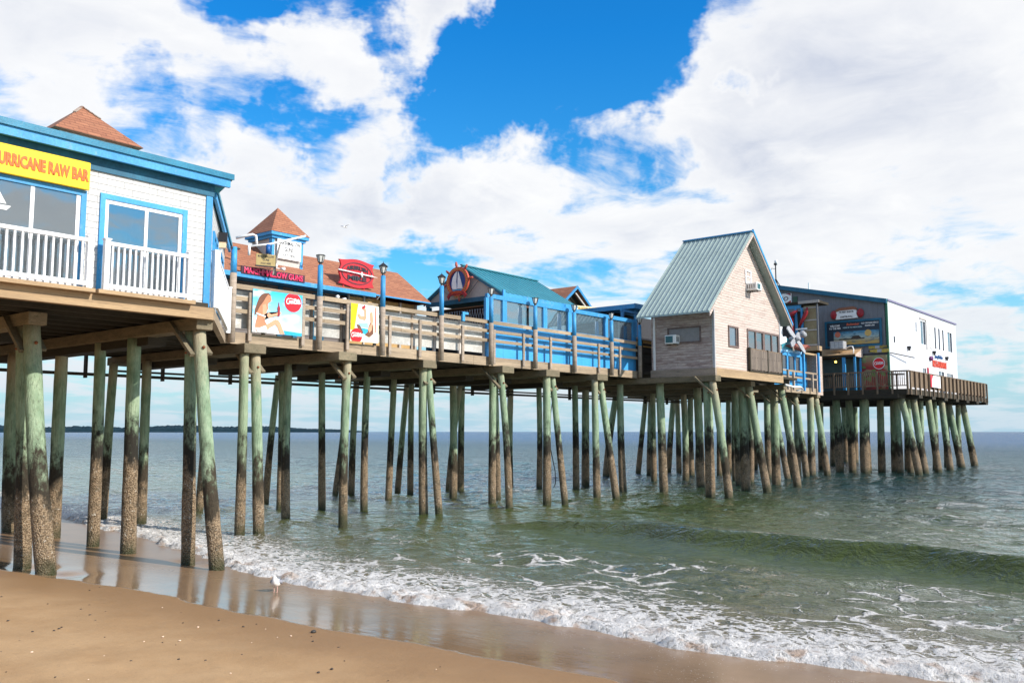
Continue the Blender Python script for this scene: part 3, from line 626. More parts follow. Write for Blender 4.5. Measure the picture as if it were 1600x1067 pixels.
# row: (X of its cross beam, where it stands, [(X, Y at the foot, Y at the top, radius), ...]) front to back
ROWS = [
 (7.55, 'under the yellow raw bar sign', [(7.53, 17.25, 18.5, 0.172), (7.56, 18.42, 18.98, 0.150)]),
 (10.1, "under the white house's corner", [(10.13, 15.81, 16.77, 0.14), (10.14, 16.89, 17.08, 0.133), (10.09, 19.23, 19.35, 0.157), (10.12, 20.93, 21.0, 0.136), (10.27, 23.32, 23.35, 0.163), (10.05, 25.37, 25.67, 0.171)]),
 (13.9, 'under the large beach poster', [(14.24, 20.37, 20.75, 0.142), (13.89, 20.72, 20.74, 0.128), (13.7, 25.42, 25.45, 0.143), (13.44, 27.26, 26.97, 0.139)]),
 (17.1, 'under the narrow yellow poster', [(17.45, 20.81, 20.75, 0.127), (17.02, 22.96, 23.03, 0.129), (16.88, 27.59, 27.42, 0.131)]),
 (20.9, 'below the lamp between brown and turquoise roofs', [(21.2, 20.53, 21.09, 0.116), (21.04, 21.08, 21.17, 0.143), (20.92, 23.85, 23.8, 0.123), (20.32, 25.38, 25.54, 0.125), (19.38, 26.52, 26.58, 0.125), (20.4, 28.8, 28.21, 0.122)]),
 (24.8, 'under the shore end of the blue windows', [(24.49, 20.33, 20.72, 0.125), (25.15, 21.67, 21.65, 0.142), (24.63, 26.65, 26.41, 0.128), (25.09, 29.42, 29.22, 0.136), (24.64, 29.96, 29.19, 0.122)]),
 (27.1, 'under the middle of the blue windows', [(27.61, 20.17, 20.75, 0.124), (27.25, 20.75, 20.75, 0.157), (27.39, 23.3, 23.45, 0.116), (27.27, 25.62, 25.66, 0.16), (26.93, 27.79, 27.79, 0.13), (27.12, 28.78, 28.26, 0.126)]),
 (30.5, 'under the seaward end of the blue windows', [(30.91, 20.02, 20.75, 0.143), (30.45, 20.65, 20.72, 0.144), (30.4, 28.09, 28.04, 0.148), (30.05, 28.52, 27.84, 0.133)]),
 (34.3, "under the cottage's bare shore wall", [(34.16, 16.7, 17.32, 0.158), (34.34, 17.62, 17.65, 0.195), (34.46, 19.88, 20.0, 0.182), (34.03, 21.68, 21.78, 0.157), (33.74, 24.03, 24.06, 0.148), (33.38, 25.89, 25.88, 0.136), (34.41, 28.48, 28.45, 0.16)]),
 (39.2, "under the cottage's slatted balcony", [(39.29, 17.3, 18.07, 0.177), (39.26, 18.33, 18.37, 0.21), (39.03, 20.52, 20.61, 0.2), (37.64, 26.22, 26.17, 0.196)]),
 (42.9, 'just seaward of the gabled cottage', [(42.92, 17.35, 18.05, 0.181), (43.27, 18.56, 18.56, 0.21), (42.58, 20.24, 20.35, 0.171), (42.89, 25.35, 25.34, 0.158)]),
 (45.6, 'in the second row seaward of the cottage', [(45.08, 20.77, 20.74, 0.154), (46.29, 22.22, 22.17, 0.16), (45.13, 24.66, 24.68, 0.18), (45.92, 30.47, 29.71, 0.196)]),
 (49.8, 'in the third row seaward of the cottage', [(48.76, 20.25, 21.08, 0.162), (49.73, 21.76, 21.77, 0.186), (51.01, 25.54, 25.5, 0.159), (49.94, 26.84, 26.83, 0.179), (49.35, 29.48, 29.3, 0.183), (50.0, 30.72, 30.07, 0.166)]),
 (52.5, 'below the propeller booth', [(52.52, 20.67, 21.22, 0.182), (52.46, 29.13, 29.17, 0.169), (53.24, 30.37, 29.89, 0.194)]),
 (55.1, 'below the brick column', [(55.24, 20.41, 21.0, 0.199), (54.64, 21.14, 21.1, 0.218), (54.6, 22.46, 22.43, 0.181), (55.41, 27.0, 26.96, 0.171)]),
 (58.4, 'between the brick column and the restaurant', [(59.68, 16.3, 17.17, 0.222), (58.27, 23.53, 23.46, 0.214), (57.65, 30.53, 30.22, 0.183)]),
 (61.2, "under the restaurant's shore railing", [(61.74, 16.47, 17.01, 0.228), (62.56, 17.6, 17.6, 0.212), (61.63, 18.01, 18.02, 0.232), (62.32, 19.36, 19.29, 0.237), (60.21, 19.73, 19.66, 0.295), (61.55, 21.04, 21.12, 0.239), (60.05, 21.37, 21.45, 0.257), (61.26, 27.85, 27.71, 0.186)]),
 (64.1, 'under the red and white banner', [(64.23, 16.3, 16.76, 0.225), (65.57, 17.7, 17.61, 0.199), (63.94, 18.9, 18.86, 0.307), (63.23, 20.53, 20.52, 0.221), (64.3, 24.16, 24.08, 0.209)]),
 (67.9, "under the restaurant's tallest window", [(67.89, 16.47, 16.84, 0.225), (68.35, 17.55, 17.46, 0.205), (67.09, 19.08, 18.97, 0.205)]),
 (72, 'under the red restaurant lettering', [(72.11, 26.2, 26.08, 0.207)]),
 (75.1, "under the restaurant's seaward double window", [(75.16, 17.41, 18.14, 0.259), (75.11, 18.44, 18.36, 0.224)]),
 (78.2, "at the pier's seaward end", [(77.88, 17.11, 17.77, 0.253), (77.11, 18.04, 17.92, 0.203), (79.25, 26.79, 26.66, 0.223), (78.72, 27.43, 27.47, 0.251)]),
]
sd_ = 0
for X, where, L_ in ROWS:
    for k, (x0, yb, yt, r) in enumerate(L_):
        sd_ += 1; lean = yt - yb > .35
        if k == 0: role = 'front leaning piling' if lean else 'front piling'
        elif k == len(L_) - 1: role = 'rearmost piling'
        else: role = ORD[k + 1] + ' piling from the front'
        piling(x0, yb, ZP + .02, yt, x0, r, f'{role}, {where}', brace=(k == 0 and X < 56), seed=sd_)
    if not L_: continue
    y0 = min(q[2] for q in L_) - .24; y1 = max(max(q[2] for q in L_) + .5, 28)
    if X > 56: y0 = max(y0, 16.75)
    x_ = (L_[0][0] + X) / 2; hw_ = .17 + abs(L_[0][0] - X) / 2
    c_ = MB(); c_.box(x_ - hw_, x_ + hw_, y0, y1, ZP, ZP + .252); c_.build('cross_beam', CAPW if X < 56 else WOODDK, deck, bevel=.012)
    if X < 34:
        c_ = MB(); c_.box(X - .02, X + .42, y0 + 2.2, y1 - 1, ZP - .18, ZP + .002); c_.build('cross_beam', WOODDK, deck)
for k in range(7):
    X = 60.5 + k * 3.05
    c_ = MB(); c_.box(X - .4, X + .4, 16.2, 17.6, 4.80, 4.998); c_.build('outrigger_beam', WOODDK, deck)

# service pipes slung under the far edge
pipe = thing('service_pipe', (20, 28, 4.5), 'long rusty service pipe slung below the far edge of the deck', 'pipe')
mb = MB(); mb.tube([(-6, 28.3, 4.55), (12, 28.3, 4.50), (30, 28.3, 4.50), (52, 28.3, 4.55)], .05, 8); mb.build('pipe_run', WOODDK, pipe)
mb = MB(); mb.tube([(14, 27.9, 4.62), (52, 27.9, 4.62)], .035, 8); mb.build('pipe_run', WOODDK, pipe)
for k in range(22):
    x = -5 + k * 2.6; mb = MB(); mb.box(x - .03, x + .03, 28.22, 28.38, 4.38, 5.1); mb.build('hanger', WOODDK, pipe)
mb = MB(); mb.tube([(27.9, 21.3, 4.7), (28.05, 21.0, 4.3), (27.7, 20.9, 3.4), (27.5, 20.8, 2.2), (27.7, 20.7, 1.2), (28.4, 21.2, .7), (29.2, 21.9, .45)], .018, 6)
mb.build('loose_cable', BLACK, smooth=True, label='slack black cable hanging down beside a leaning piling under the blue windows', cat='cable')
mb = MB(); mb.tube([(41.6, 17.25, 4.93), (42.6, 17.3, 4.88), (43.6, 17.3, 4.90), (44.2, 17.4, 4.82), (43.6, 17.5, 4.74)], .05, 8)
mb.build('drain_pipe', PVC, smooth=True, label='white plastic drain pipe poking out below the deck right of the cottage', cat='pipe')

# ------------------------------------------------------------------ railing of the middle boardwalk
YR = 20.84; FR = FRONT(YR)
rail = thing('boardwalk_railing', (13.5, YR, 5.3), 'weathered grey plank railing along the middle boardwalk, bolted to its edge', 'railing')
for a, b, z, h in ((13.5, 34.2, 6.58, .135), (13.5, 34.2, 6.26, .115), (13.5, 34.2, 5.92, .115)):
    x = a; k = 0
    while x < b - .1:
        x2 = min(b, x + 3.1); mb = MB()
        mb.fbox(FR, x + .004, x2, z - h / 2 + .004 * (k % 2), z + h / 2 + .004 * (k % 2), -.02, .025); mb.build('rail', WOODH, rail, bevel=.006); x = x2; k += 1
for x in (14.06, 15.82, 17.46): mb = MB(); mb.fbox(FR, x - .055, x + .055, 5.12, 6.50 if x != 14.06 else 6.45, .026, .09); mb.build('railing_post', WOOD, rail, bevel=.008)
for x in (19.17, 20.5, 22.55, 24.21, 25.89, 27.56, 29.22, 30.87, 32.49): mb = MB(); mb.fbox(FR, x - .055, x + .055, 5.10, 6.33, .026, .09); mb.build('railing_post', WOOD, rail, bevel=.008)
mb = MB(); mb.fbox(FR, 34.2, 34.34, 5.0, 6.7, -.03, .09); mb.build('railing_post', WOODDK, rail, bevel=.008)
mb = MB(); mb.fbox(FR, 22.5, 22.62, 6.48, 6.78, .026, .10); mb.fbox(FR, 22.5, 22.8, 6.72, 6.80, .03, .095); mb.build('blue_cap', BLUE, rail)

# windscreens of clouded plastic behind the open part
ws = thing('plastic_windscreen', (18.8, 21.0, 5.3), 'clouded plastic windscreen sheets standing behind the plank railing', 'windscreen')
for a, b in ((13.6, 14.6), (14.7, 16.25), (16.4, 17.35), (17.5, 18.7), (18.85, 20.3), (20.4, 21.35), (21.5, 22.6), (22.7, 23.85)):
    mb = MB(); mb.box(a, b, 21.02, 21.035, 5.48, 6.5); mb.build('sheet', PLEXI, ws)
    mb = MB(); mb.box(b + .02, b + .10, 21.0, 21.07, 5.33, 6.52); mb.build('upright', WOOD if a < 19 else TANWALL, ws)

# lamp posts
def lamp(x, ztop, split, cap, label, lantern=True, green=False):
    o = thing('lamp_post', (x, YR - .1, 5.1), label, 'lamp post', 'lamp posts bolted along the boardwalk railing')
    z1 = ztop - .38
    mb = MB(); mb.tube([(x, YR - .12, 5.05), (x, YR - .12, split)], .088, 12); mb.build('wooden_base', WOOD, o, smooth=True)
    mb = MB(); mb.tube([(x, YR - .12, split), (x, YR - .12, z1)], [.084, .075], 12); mb.build('blue_pole', BLUE, o, smooth=True)
    if not lantern:
        mb = MB(); mb.box(x - .22, x + .16, YR - .16, YR - .08, z1 - .05, z1 - .01); mb.build('bare_bracket', BLACK, o); return o
    c = (x, YR - .12)
    def fr(z, r): return [(c[0] + r * math.cos(a), c[1] + r * math.sin(a), z) for a in [math.pi / 6 + k * math.pi / 3 for k in range(6)]]
    mb = MB(); mb.tube([(c[0], c[1], z1 - .01), (c[0], c[1], z1 + .07)], [.05, .035], 8); mb.add(fr(z1 + .07, .065) + fr(z1 + .09, .075), [(0, 1, 2, 3, 4, 5)[::-1], (6, 7, 8, 9, 10, 11)] + [(i, (i + 1) % 6, 6 + (i + 1) % 6, 6 + i) for i in range(6)]); mb.build('lantern_base', BLACK, o)
    mb = MB(); mb.add(fr(z1 + .09, .062) + fr(z1 + .29, .118), [(0, 1, 2, 3, 4, 5)[::-1], (6, 7, 8, 9, 10, 11)] + [(i, (i + 1) % 6, 6 + (i + 1) % 6, 6 + i) for i in range(6)]); mb.build('lantern_glass', LAMPG, o)
    mb = MB(); A, B = fr(z1 + .085, .070), fr(z1 + .295, .128)
    for i in range(6): mb.bar(A[i], B[i], .014, .014); mb.bar(B[i], B[(i + 1) % 6], .016, .016)
    mb.build('lantern_frame', BLACK, o)
    if cap:
        mb = MB(); top = (c[0], c[1], z1 + .42); mid = fr(z1 + .37, .07)
        B = fr(z1 + .295, .165)
        mb.add(B + mid + [top], [(0, 1, 2, 3, 4, 5)[::-1]] + [(i, (i + 1) % 6, 6 + (i + 1) % 6, 6 + i) for i in range(6)] + [(6 + i, 6 + (i + 1) % 6, 12) for i in range(6)])
        mb.tube([(c[0], c[1], z1 + .41), (c[0], c[1], z1 + .47)], [.012, .004], 6); mb.build('lantern_cap', BLACK, o)
    return o
lamp(13.47, 7.98, 6.9, False, 'faded blue post without a lantern beside the white stair rail', lantern=False)
lamp(16.35, 7.90, 6.6, False, 'lamp post right of the large beach poster, its lantern without a cap')
lamp(18.80, 7.92, 6.55, True, 'lamp post right of the narrow yellow poster, with black lantern cap')
lamp(21.43, 7.93, 6.55, True, 'lamp post standing in front of the gap before the sailboat sign')
lamp(23.97, 7.86, 6.54, False, 'lamp post at the shore corner of the blue windows, capless lantern')
lamp(26.52, 7.81, 6.52, False, 'lamp post before the first long pane of the blue windows')
lamp(29.05, 7.82, 6.50, False, "lamp post at the turquoise roof's seaward end")
lamp(31.75, 7.76, 6.45, False, 'lamp post in front of the wide dark pane, next to last')
lamp(34.02, 7.77, 6.46, False, 'last lamp post of the boardwalk, nearest the gabled cottage')

# the two drink posters hung on the railing
F1 = FRONT(20.70)
def poster(a0, a1, b0, b1, name, label):
    o = thing(name, ((a0 + a1) / 2, 20.72, b0), label, 'poster')
    mb = MB(); mb.fbox(F1, a0, a1, b0, b1, -.02, 0); mb.build('board', POSTERSKY, o); return o
def U(a0, a1, b0, b1): return lambda pts: [(a0 + (a1 - a0) * u, b0 + (b1 - b0) * v) for u, v in pts]
def script_logo(F, a, b, w, h, d, mat_, parent):
    """flowing white script of the two-word drink name, drawn as brush strokes"""
    def P(l): return [(a + (x - .5) * w, b + (y - .5) * h + (x - .5) * h * .12) for x, y in l]
    st_ = [[(.20, .86), (.13, .98), (.05, .80), (.01, .45), (.05, .12), (.14, .05), (.22, .25)], [(.22, .25), (.20, .50), (.26, .60), (.31, .42), (.27, .18), (.21, .22)],
           [(.42, .55), (.36, .60), (.33, .35), (.37, .17), (.43, .28)], [(.52, .55), (.46, .56), (.44, .30), (.48, .18), (.53, .50), (.54, .20)],
           [(.02, .80), (.30, .98), (.52, .86), (.60, .95)], [(.72, .82), (.66, .96), (.59, .75), (.57, .42), (.61, .15), (.69, .18)],
           [(.70, .25), (.70, .52), (.76, .56), (.79, .35), (.75, .17), (.70, .25)], [(.81, .30), (.88, .92), (.84, .88), (.82, .25), (.87, .17)], [(.97, .54), (.91, .56), (.89, .30), (.93, .18), (.98, .50), (1.0, .18)], [(.58, .62), (.75, .78), (.98, .74)]]
    mb = MB()
    for k, s_ in enumerate(st_):
        q = stroke(F, P(s_), h * .13, d + .0006 * k, d + .004 + .0006 * k); mb.add(q.v, q.f)
    mb.build('script_lettering', mat_, parent)
B1 = (14.08, 15.72, 5.38, 6.55)
po = poster(*B1, 'drink_poster', 'large poster of a woman with a bottle on a beach, red disc above')
u = U(*B1)
def shp(name, pts, m, o, d, uu): mb = MB(); mb.prism(F1, uu(pts), d, d + .002); mb.build(name, m, o)
shp('painted_sea', [(.60, 0), (1, 0), (1, .075), (.60, .10)], PSEA, po, .001, u)
shp('painted_towel', [(0, 0), (.62, 0), (.40, .05), (.05, .13), (0, .14)], SIGNW, po, .004, u)
shp('painted_hair', [(.22, .93), (.30, .95), (.345, .90), (.33, .84), (.26, .78), (.20, .66), (.16, .52), (.09, .44), (.035, .38), (.04, .52), (.08, .68), (.12, .82), (.17, .90)], HAIR, po, .007, u)
shp('painted_figure', [(.25, .84), (.29, .91), (.345, .88), (.352, .83), (.368, .80), (.35, .78), (.345, .74), (.31, .72), (.29, .68), (.30, .58), (.27, .50), (.25, .38), (.24, .28), (.29, .18), (.30, .02), (.08, .02), (.05, .10), (.06, .22), (.09, .36), (.08, .46), (.13, .60), (.20, .72)], SKIN, po, .010, u)
shp('painted_legs', [(.20, .12), (.30, .22), (.44, .34), (.50, .34), (.55, .27), (.60, .12), (.64, .01), (.54, .01), (.50, .14), (.45, .22), (.33, .12), (.28, .01), (.16, .02)], SKINL, po, .013, u)
shp('painted_arm', [(.18, .64), (.24, .68), (.27, .60), (.27, .42), (.31, .355), (.44, .42), (.50, .44), (.55, .48), (.56, .53), (.50, .53), (.46, .49), (.36, .45), (.30, .49), (.25, .36), (.22, .30), (.19, .40)], SKINL, po, .016, u)
shp('painted_bikini', [(.06, .455), (.15, .425), (.25, .40), (.25, .375), (.14, .395), (.07, .42)], SIGNW, po, .019, u)
shp('painted_briefs', [(.05, .10), (.14, .11), (.25, .175), (.28, .10), (.30, .01), (.10, .015)], SIGNW, po, .019, u)
shp('painted_bottle', [(.485, .42), (.525, .42), (.53, .56), (.535, .62), (.515, .68), (.512, .76), (.50, .76), (.498, .68), (.478, .62), (.487, .56)], DKRED, po, .022, u)
disc = [p for p in circ(.80, .80, .175, 30, .235)]; disc = [(a_, min(b_, .995)) for a_, b_ in disc]
shp('red_disc', disc, COKE, po, .012, u)
script_logo(F1, *u([(.80, .82)])[0], .47, .17, .016, SIGNW, po)
B2 = (17.50, 18.62, 5.40, 6.54)
p2 = poster(*B2, 'drink_poster', 'narrow poster with yellow left edge, drinking figure and red disc at the bottom')
v = U(*B2)
shp('cream_ground', [(0, 0), (1, 0), (1, 1), (0, 1)], M_flat('poster_cream', (.86, .80, .58), .45), p2, .001, v)
shp('painted_sky', [(.20, .20), (.80, .20), (.80, 1), (.20, 1)], SIGNW, p2, .004, v)
shp('yellow_stripe', [(0, .30), (.13, .30), (.26, 1), (0, 1)], YELLOW, p2, .007, v)
shp('painted_sea', [(.25, .38), (.62, .36), (.60, .20), (.42, .22), (.25, .34)], PSEA, p2, .007, v)
shp('painted_sky_patch', [(.28, .50), (.60, .52), (.62, .38), (.25, .40)], M_flat('poster_pale_blue', (.30, .66, .85), .45), p2, .010, v)
shp('painted_arm', [(.22, .70), (.30, .60), (.50, .58), (.55, .66), (.54, .82), (.50, .93), (.40, .96), (.36, .88), (.46, .84), (.47, .70), (.36, .68), (.28, .76)], SKINL, p2, .013, v)
shp('painted_hair', [(.62, .40), (.72, .60), (.80, .46), (.80, .24), (.66, .14), (.50, .20), (.60, .28)], HAIR, p2, .013, v)
shp('painted_hair', [(.20, .46), (.32, .44), (.44, .26), (.40, .20), (.28, .28)], HAIR, p2, .013, v)
shp('painted_face', [(.60, .36), (.70, .50), (.66, .80), (.76, .84), (.79, .60), (.74, .34), (.66, .26)], SKINL, p2, .016, v)
shp('painted_bottle', [(.37, .91), (.46, .99), (.52, .96), (.44, .88)], DKRED, p2, .019, v)
shp('red_stripe', [(.86, .28), (.89, .28), (.90, .97), (.87, .97)], COKE, p2, .007, v)
disc = [(max(a_, 0), max(b_, .0)) for a_, b_ in circ(.20, .15, .20, 30, .20)]
shp('red_disc', disc, COKE, p2, .019, v)
script_logo(F1, *v([(.20, .17)])[0], .40, .14, .023, SIGNW, p2)

# ================================================================== buildings
def part(mb, name, m, o, **k): return mb.build(name, m, o, **k)
def window(o, F, a0, a1, b0, b1, fm, gm, fw=.06, mull=(), trans=(), d=.03, name='window', gname='pane', inset=-.01, sub=None):
    """frame of four bars with mullions, and one pane object behind it"""
    mb = MB(); mb.fbox(F, a0, a0 + fw, b0, b1, -.02, d); mb.fbox(F, a1 - fw, a1, b0, b1, -.02, d)
    mb.fbox(F, a0 + fw, a1 - fw, b1 - fw, b1, -.02, d - .002); mb.fbox(F, a0 + fw, a1 - fw, b0, b0 + fw, -.02, d - .002)
    for x in mull: mb.fbox(F, x - fw * .45, x + fw * .45, b0 + fw, b1 - fw, -.02, d - .006)
    for z in trans: mb.fbox(F, a0 + fw, a1 - fw, z - fw * .3, z + fw * .3, -.02, d - .009)
    w = mb.build(name, fm, o)
    g = MB(); g.fbox(F, a0 + fw * .5, a1 - fw * .5, b0 + fw * .5, b1 - fw * .5, inset - .01, inset + .006)
    p = g.build(gname, gm, o); p.parent = w; WL[p.name] = WL[w.name]
    return w

def balustrade(o, P0, P1, z0, z1, n, m, post=.10, name='balustrade', ends=True):
    P0 = np.array((*P0, 0.)); P1 = np.array((*P1, 0.)); d = (P1 - P0); Ln = np.linalg.norm(d); d /= Ln
    def at(s, z): return tuple(P0 + d * s + np.array((0, 0, z)))
    mb = MB(); mb.bar(at(0, z1 - .035), at(Ln, z1 - .035), .075, .07); mb.bar(at(0, z0 + .10), at(Ln, z0 + .10), .06, .08)
    part(mb, name + '_rail', m, o)
    for s in ((0, Ln) if ends else ()):
        mb = MB(); mb.bar(at(s, z0 - .02), at(s, z1 + .03), post, post, (1, 0, 0)); mb.bar(at(s, z1 + .03), at(s, z1 + .055), post + .03, post + .03, (1, 0, 0)); part(mb, name + '_post', m, o)
    for k in range(n):
        s = Ln * (k + 1) / (n + 1); mb = MB(); mb.bar(at(s, z0 + .13), at(s, z1 - .07), .036, .036, (1, 0, 0)); part(mb, 'baluster', m, o)

# ---- 1. the white shingled raw bar house at the beach end
rb = thing('raw_bar_house', (6, 19, 5.3), 'white shingled house with turquoise eaves on the beach end of the pier', 'building')
Fh = FRONT(16.6)
mb = MB()   # front wall with two openings
def wall_holes(F, a0, a1, b0, b1, holes, t=.12):
    mb = MB(); xs = sorted({a0, a1, *[h[0] for h in holes], *[h[1] for h in holes]})
    for i in range(len(xs) - 1):
        x0, x1 = xs[i], xs[i + 1]; hs = [h for h in holes if h[0] <= x0 and h[1] >= x1]
        z = b0
        for h in sorted(hs, key=lambda q: q[2]):
            if h[2] > z: mb.fbox(F, x0, x1, z, h[2], -t, 0)
            z = h[3]
        if z < b1: mb.fbox(F, x0, x1, z, b1, -t, 0)
    return mb
part(wall_holes(Fh, 2.2, 10.2, 5.30, 7.85, [(5.0, 7.50, 5.36, 7.16), (7.96, 9.56, 5.36, 7.10)]), 'wall', SHING_W, rb)
CH0, CH1 = np.array((10.2, 16.6)), np.array((13.3, 20.9)); cd = (CH1 - CH0) / np.linalg.norm(CH1 - CH0)
Fc = Frame((CH0[0], CH0[1], 0), (cd[0], cd[1], 0), (cd[1], -cd[0], 0)); CL = float(np.linalg.norm(CH1 - CH0))
part(wall_holes(Fc, 0.0, CL, 5.30, 7.60, [(.75, 2.05, 5.5, 7.05), (2.75, 4.2, 5.5, 7.02)]), 'side_wall', SHING_W, rb)
mb = MB(); mb.box(2.2, 2.32, 16.72, 27, 5.33, 7.9); mb.box(2.32, 13.3, 26.9, 27, 5.33, 7.9); mb.box(13.2, 13.32, 20.95, 27, 5.33, 7.6); part(mb, 'rear_wall', SHING_W, rb)
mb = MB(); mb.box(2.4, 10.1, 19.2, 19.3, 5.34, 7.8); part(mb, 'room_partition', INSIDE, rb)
mb = MB()
for k in range(9): mb.bar((3 + k * .8, 16.9, 7.55), (3.6 + k * .8, 19.1, 7.75), .05, .12)
part(mb, 'rafters', M_flat('pale_rafter', (.45, .44, .42), .7), rb)
for x, y, h in ((5.6, 17.6, .95), (6.3, 18.1, 1.3), (7.0, 17.5, .9), (8.3, 17.7, 1.25), (8.6, 18.3, 1.0), (9.1, 17.6, 1.35), (9.35, 18.2, 1.1)):
    mb = MB(); mb.tube([(x, y, 5.35), (x, y, 5.35 + h * .6), (x + .05, y, 5.35 + h), (x, y, 5.4 + h * 1.2)], [.05, .14, .16, .03], 7, .2, int(x * 10)); part(mb, 'furled_parasol', M_flat('canvas', (.42, .38, .30), .8), rb)
# corner board, frieze, window casings
mb = MB(); mb.fbox(Fh, 10.08, 10.225, 5.26, 7.60, 0, .03); mb.fbox(Fc, .0, .16, 5.26, 7.60, .0, .03); part(mb, 'corner_board', BLUE, rb)
mb = MB(); mb.fbox(Fh, 2.2, 10.25, 7.60, 7.88, 0, .045); part(mb, 'frieze_board', DKBLUE, rb)
for a0, a1, b0, b1 in ((4.9, 7.60, 5.33, 7.17), (7.86, 9.66, 5.33, 7.20)):
    mb = MB(); mb.fbox(Fh, a0, a0 + .10, b0, b1, 0, .035); mb.fbox(Fh, a1 - .10, a1, b0, b1, 0, .035); mb.fbox(Fh, a0 + .10, a1 - .10, b1 - .10, b1, 0, .033)
    part(mb, 'window_casing', BLUE, rb)
for a0, a1, mx in ((5.0, 7.50, 6.65), (7.96, 9.56, 8.80)):
    window(rb, Fh, a0, a1, 5.36, 7.10 if a0 > 6 else 7.16, WHITE, GLASSD, .075, (mx,), (), .01, name='sliding_door')
for a0, a1 in ((.75, 2.05), (2.75, 4.2)):
    window(rb, Fc, a0, a1, 5.5, 7.04, BLUE, GLASSD, .10, ((a0 + a1) / 2,), (), .05)
# low slope metal roof with two step fascia
Fr = Frame((0, 0, 0), (1, 0, 0), (0, 1, 0))   # a = X, d = Y, b = Z
edge = [(2.0, 16.34, 8.09), (10.55, 16.34, 8.09), (10.50, 16.80, 7.86), (13.50, 20.85, 7.70), (13.5, 27.3, 8.6), (2.0, 27.3, 9.6)]
top_ = (8.0, 23.0, 9.08); n = len(edge); mb = MB()
mb.add(edge + [top_] + [(x, y, z - .09) for x, y, z in edge], [(i, (i + 1) % n, n) for i in range(n)] + [(i, n + 1 + i, n + 1 + (i + 1) % n, (i + 1) % n) for i in range(n)] + [tuple(range(n + 1, 2 * n + 1))[::-1]])
def rz(x, y): return 8.03 + .152 * (y - 16.15)
part(mb, 'roof', TEAL, rb)
mb = MB(); mb.box(2.0, 10.50, 16.36, 16.43, 7.82, 7.995); part(mb, 'fascia', BLUE, rb)
mb = MB(); mb.box(2.0, 10.56, 16.315, 16.339, 7.985, 8.105); part(mb, 'drip_edge', M_worn('metal_edge_blue', (.01, .15, .25), (.02, .20, .32), .4, 2, (1, 1, 1)), rb)
mb = MB(); mb.box(2.0, 10.42, 16.43, 16.60, 7.84, 7.93); part(mb, 'soffit', DKBLUE, rb)
mb = MB(); mb.bar((10.42, 16.80, 7.70), (13.42, 20.86, 7.54), .06, .15); part(mb, 'side_fascia', BLUE, rb)
mb = MB(); mb.fbox(Fc, 2.25, 2.45, 7.12, 7.34, .02, .22); part(mb, 'wall_lantern', BLACK, rb)
mb = MB(); mb.fbox(Fc, 2.27, 2.43, 6.98, 7.12, .04, .20); part(mb, 'lantern_glass', M_flat('amber_glass', (.75, .55, .35), .4), rb)
# balcony balustrades
balustrade(rb, (4.6, 16.36), (7.60, 16.36), 5.30, 6.24, 22, WHITE)
balustrade(rb, (7.92, 16.36), (9.62, 16.36), 5.30, 6.24, 14, WHITE)
p0 = CH0 + cd * .05 + np.array((cd[1], -cd[0])) * .14; p1 = CH0 + cd * 5.0 + np.array((cd[1], -cd[0])) * .14
balustrade(rb, tuple(p0), tuple(p1), 5.28, 6.42, 34, WHITE, .12, name='stair_balustrade')
# pyramid cupola standing behind the eave
rc = MB(); cx, cy, hw = 8.97, 20.0, .98
ap = (cx, cy, 10.0); bs = [(cx - hw, cy - hw, 9.08), (cx + hw, cy - hw, 9.08), (cx + hw, cy + hw, 9.08), (cx - hw, cy + hw, 9.08)]
rc.add(bs + [ap], [(0, 1, 4), (2, 3, 4), (3, 2, 1, 0)]); part(rc, 'cupola_roof', SHING_R, rb)
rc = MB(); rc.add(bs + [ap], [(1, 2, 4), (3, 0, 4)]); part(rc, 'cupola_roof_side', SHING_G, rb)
rc = MB(); rc.box(cx - .8, cx + .8, cy - .8, cy + .8, 8.3, 9.08); part(rc, 'cupola_base', SHING_W, rb)
mb = MB(); 
for q in bs[:2] + [bs[2]]:
    e = np.array(ap) + (np.array(q) - np.array(ap)) * .30; mb.bar(tuple(np.array(ap) + (0, 0, .01)), tuple(e + (0, 0, .015)), .07, .02)
part(mb, 'lichened_hip_caps', M_worn('lichen', (.50, .44, .36), (.24, .13, .09), .9, 9, (1, 1, 1), .4, .6, .3, 40), rb)

sg = thing('raw_bar_sign', (6.5, 16.5, 7.16), 'long yellow sign with orange letters over the balcony door', 'sign')
Fs = FRONT(16.49); mb = MB(); mb.fbox(Fs, 5.62, 7.60, 7.17, 7.69, -.05, .02); part(mb, 'sign_board', YELLOW, sg, bevel=.008)
part(letters('HURRICANE RAW BAR', Fs, 6.735, 7.43, .235, 1.68, .012, .021, bold=.05), 'lettering', ORANGE, sg)
mb = MB(); mb.prism(Fh, [(5.86, 6.63), (6.30, 6.63), (6.23, 6.55), (5.92, 6.55)], .0, .008); mb.prism(Fh, [(5.94, 6.66), (6.06, 6.66), (6.06, 6.84)], 0, .008); mb.prism(Fh, [(6.09, 6.66), (6.22, 6.66), (6.09, 6.88)], 0, .008)
part(mb, 'ship_emblem', SIGNW, rb)

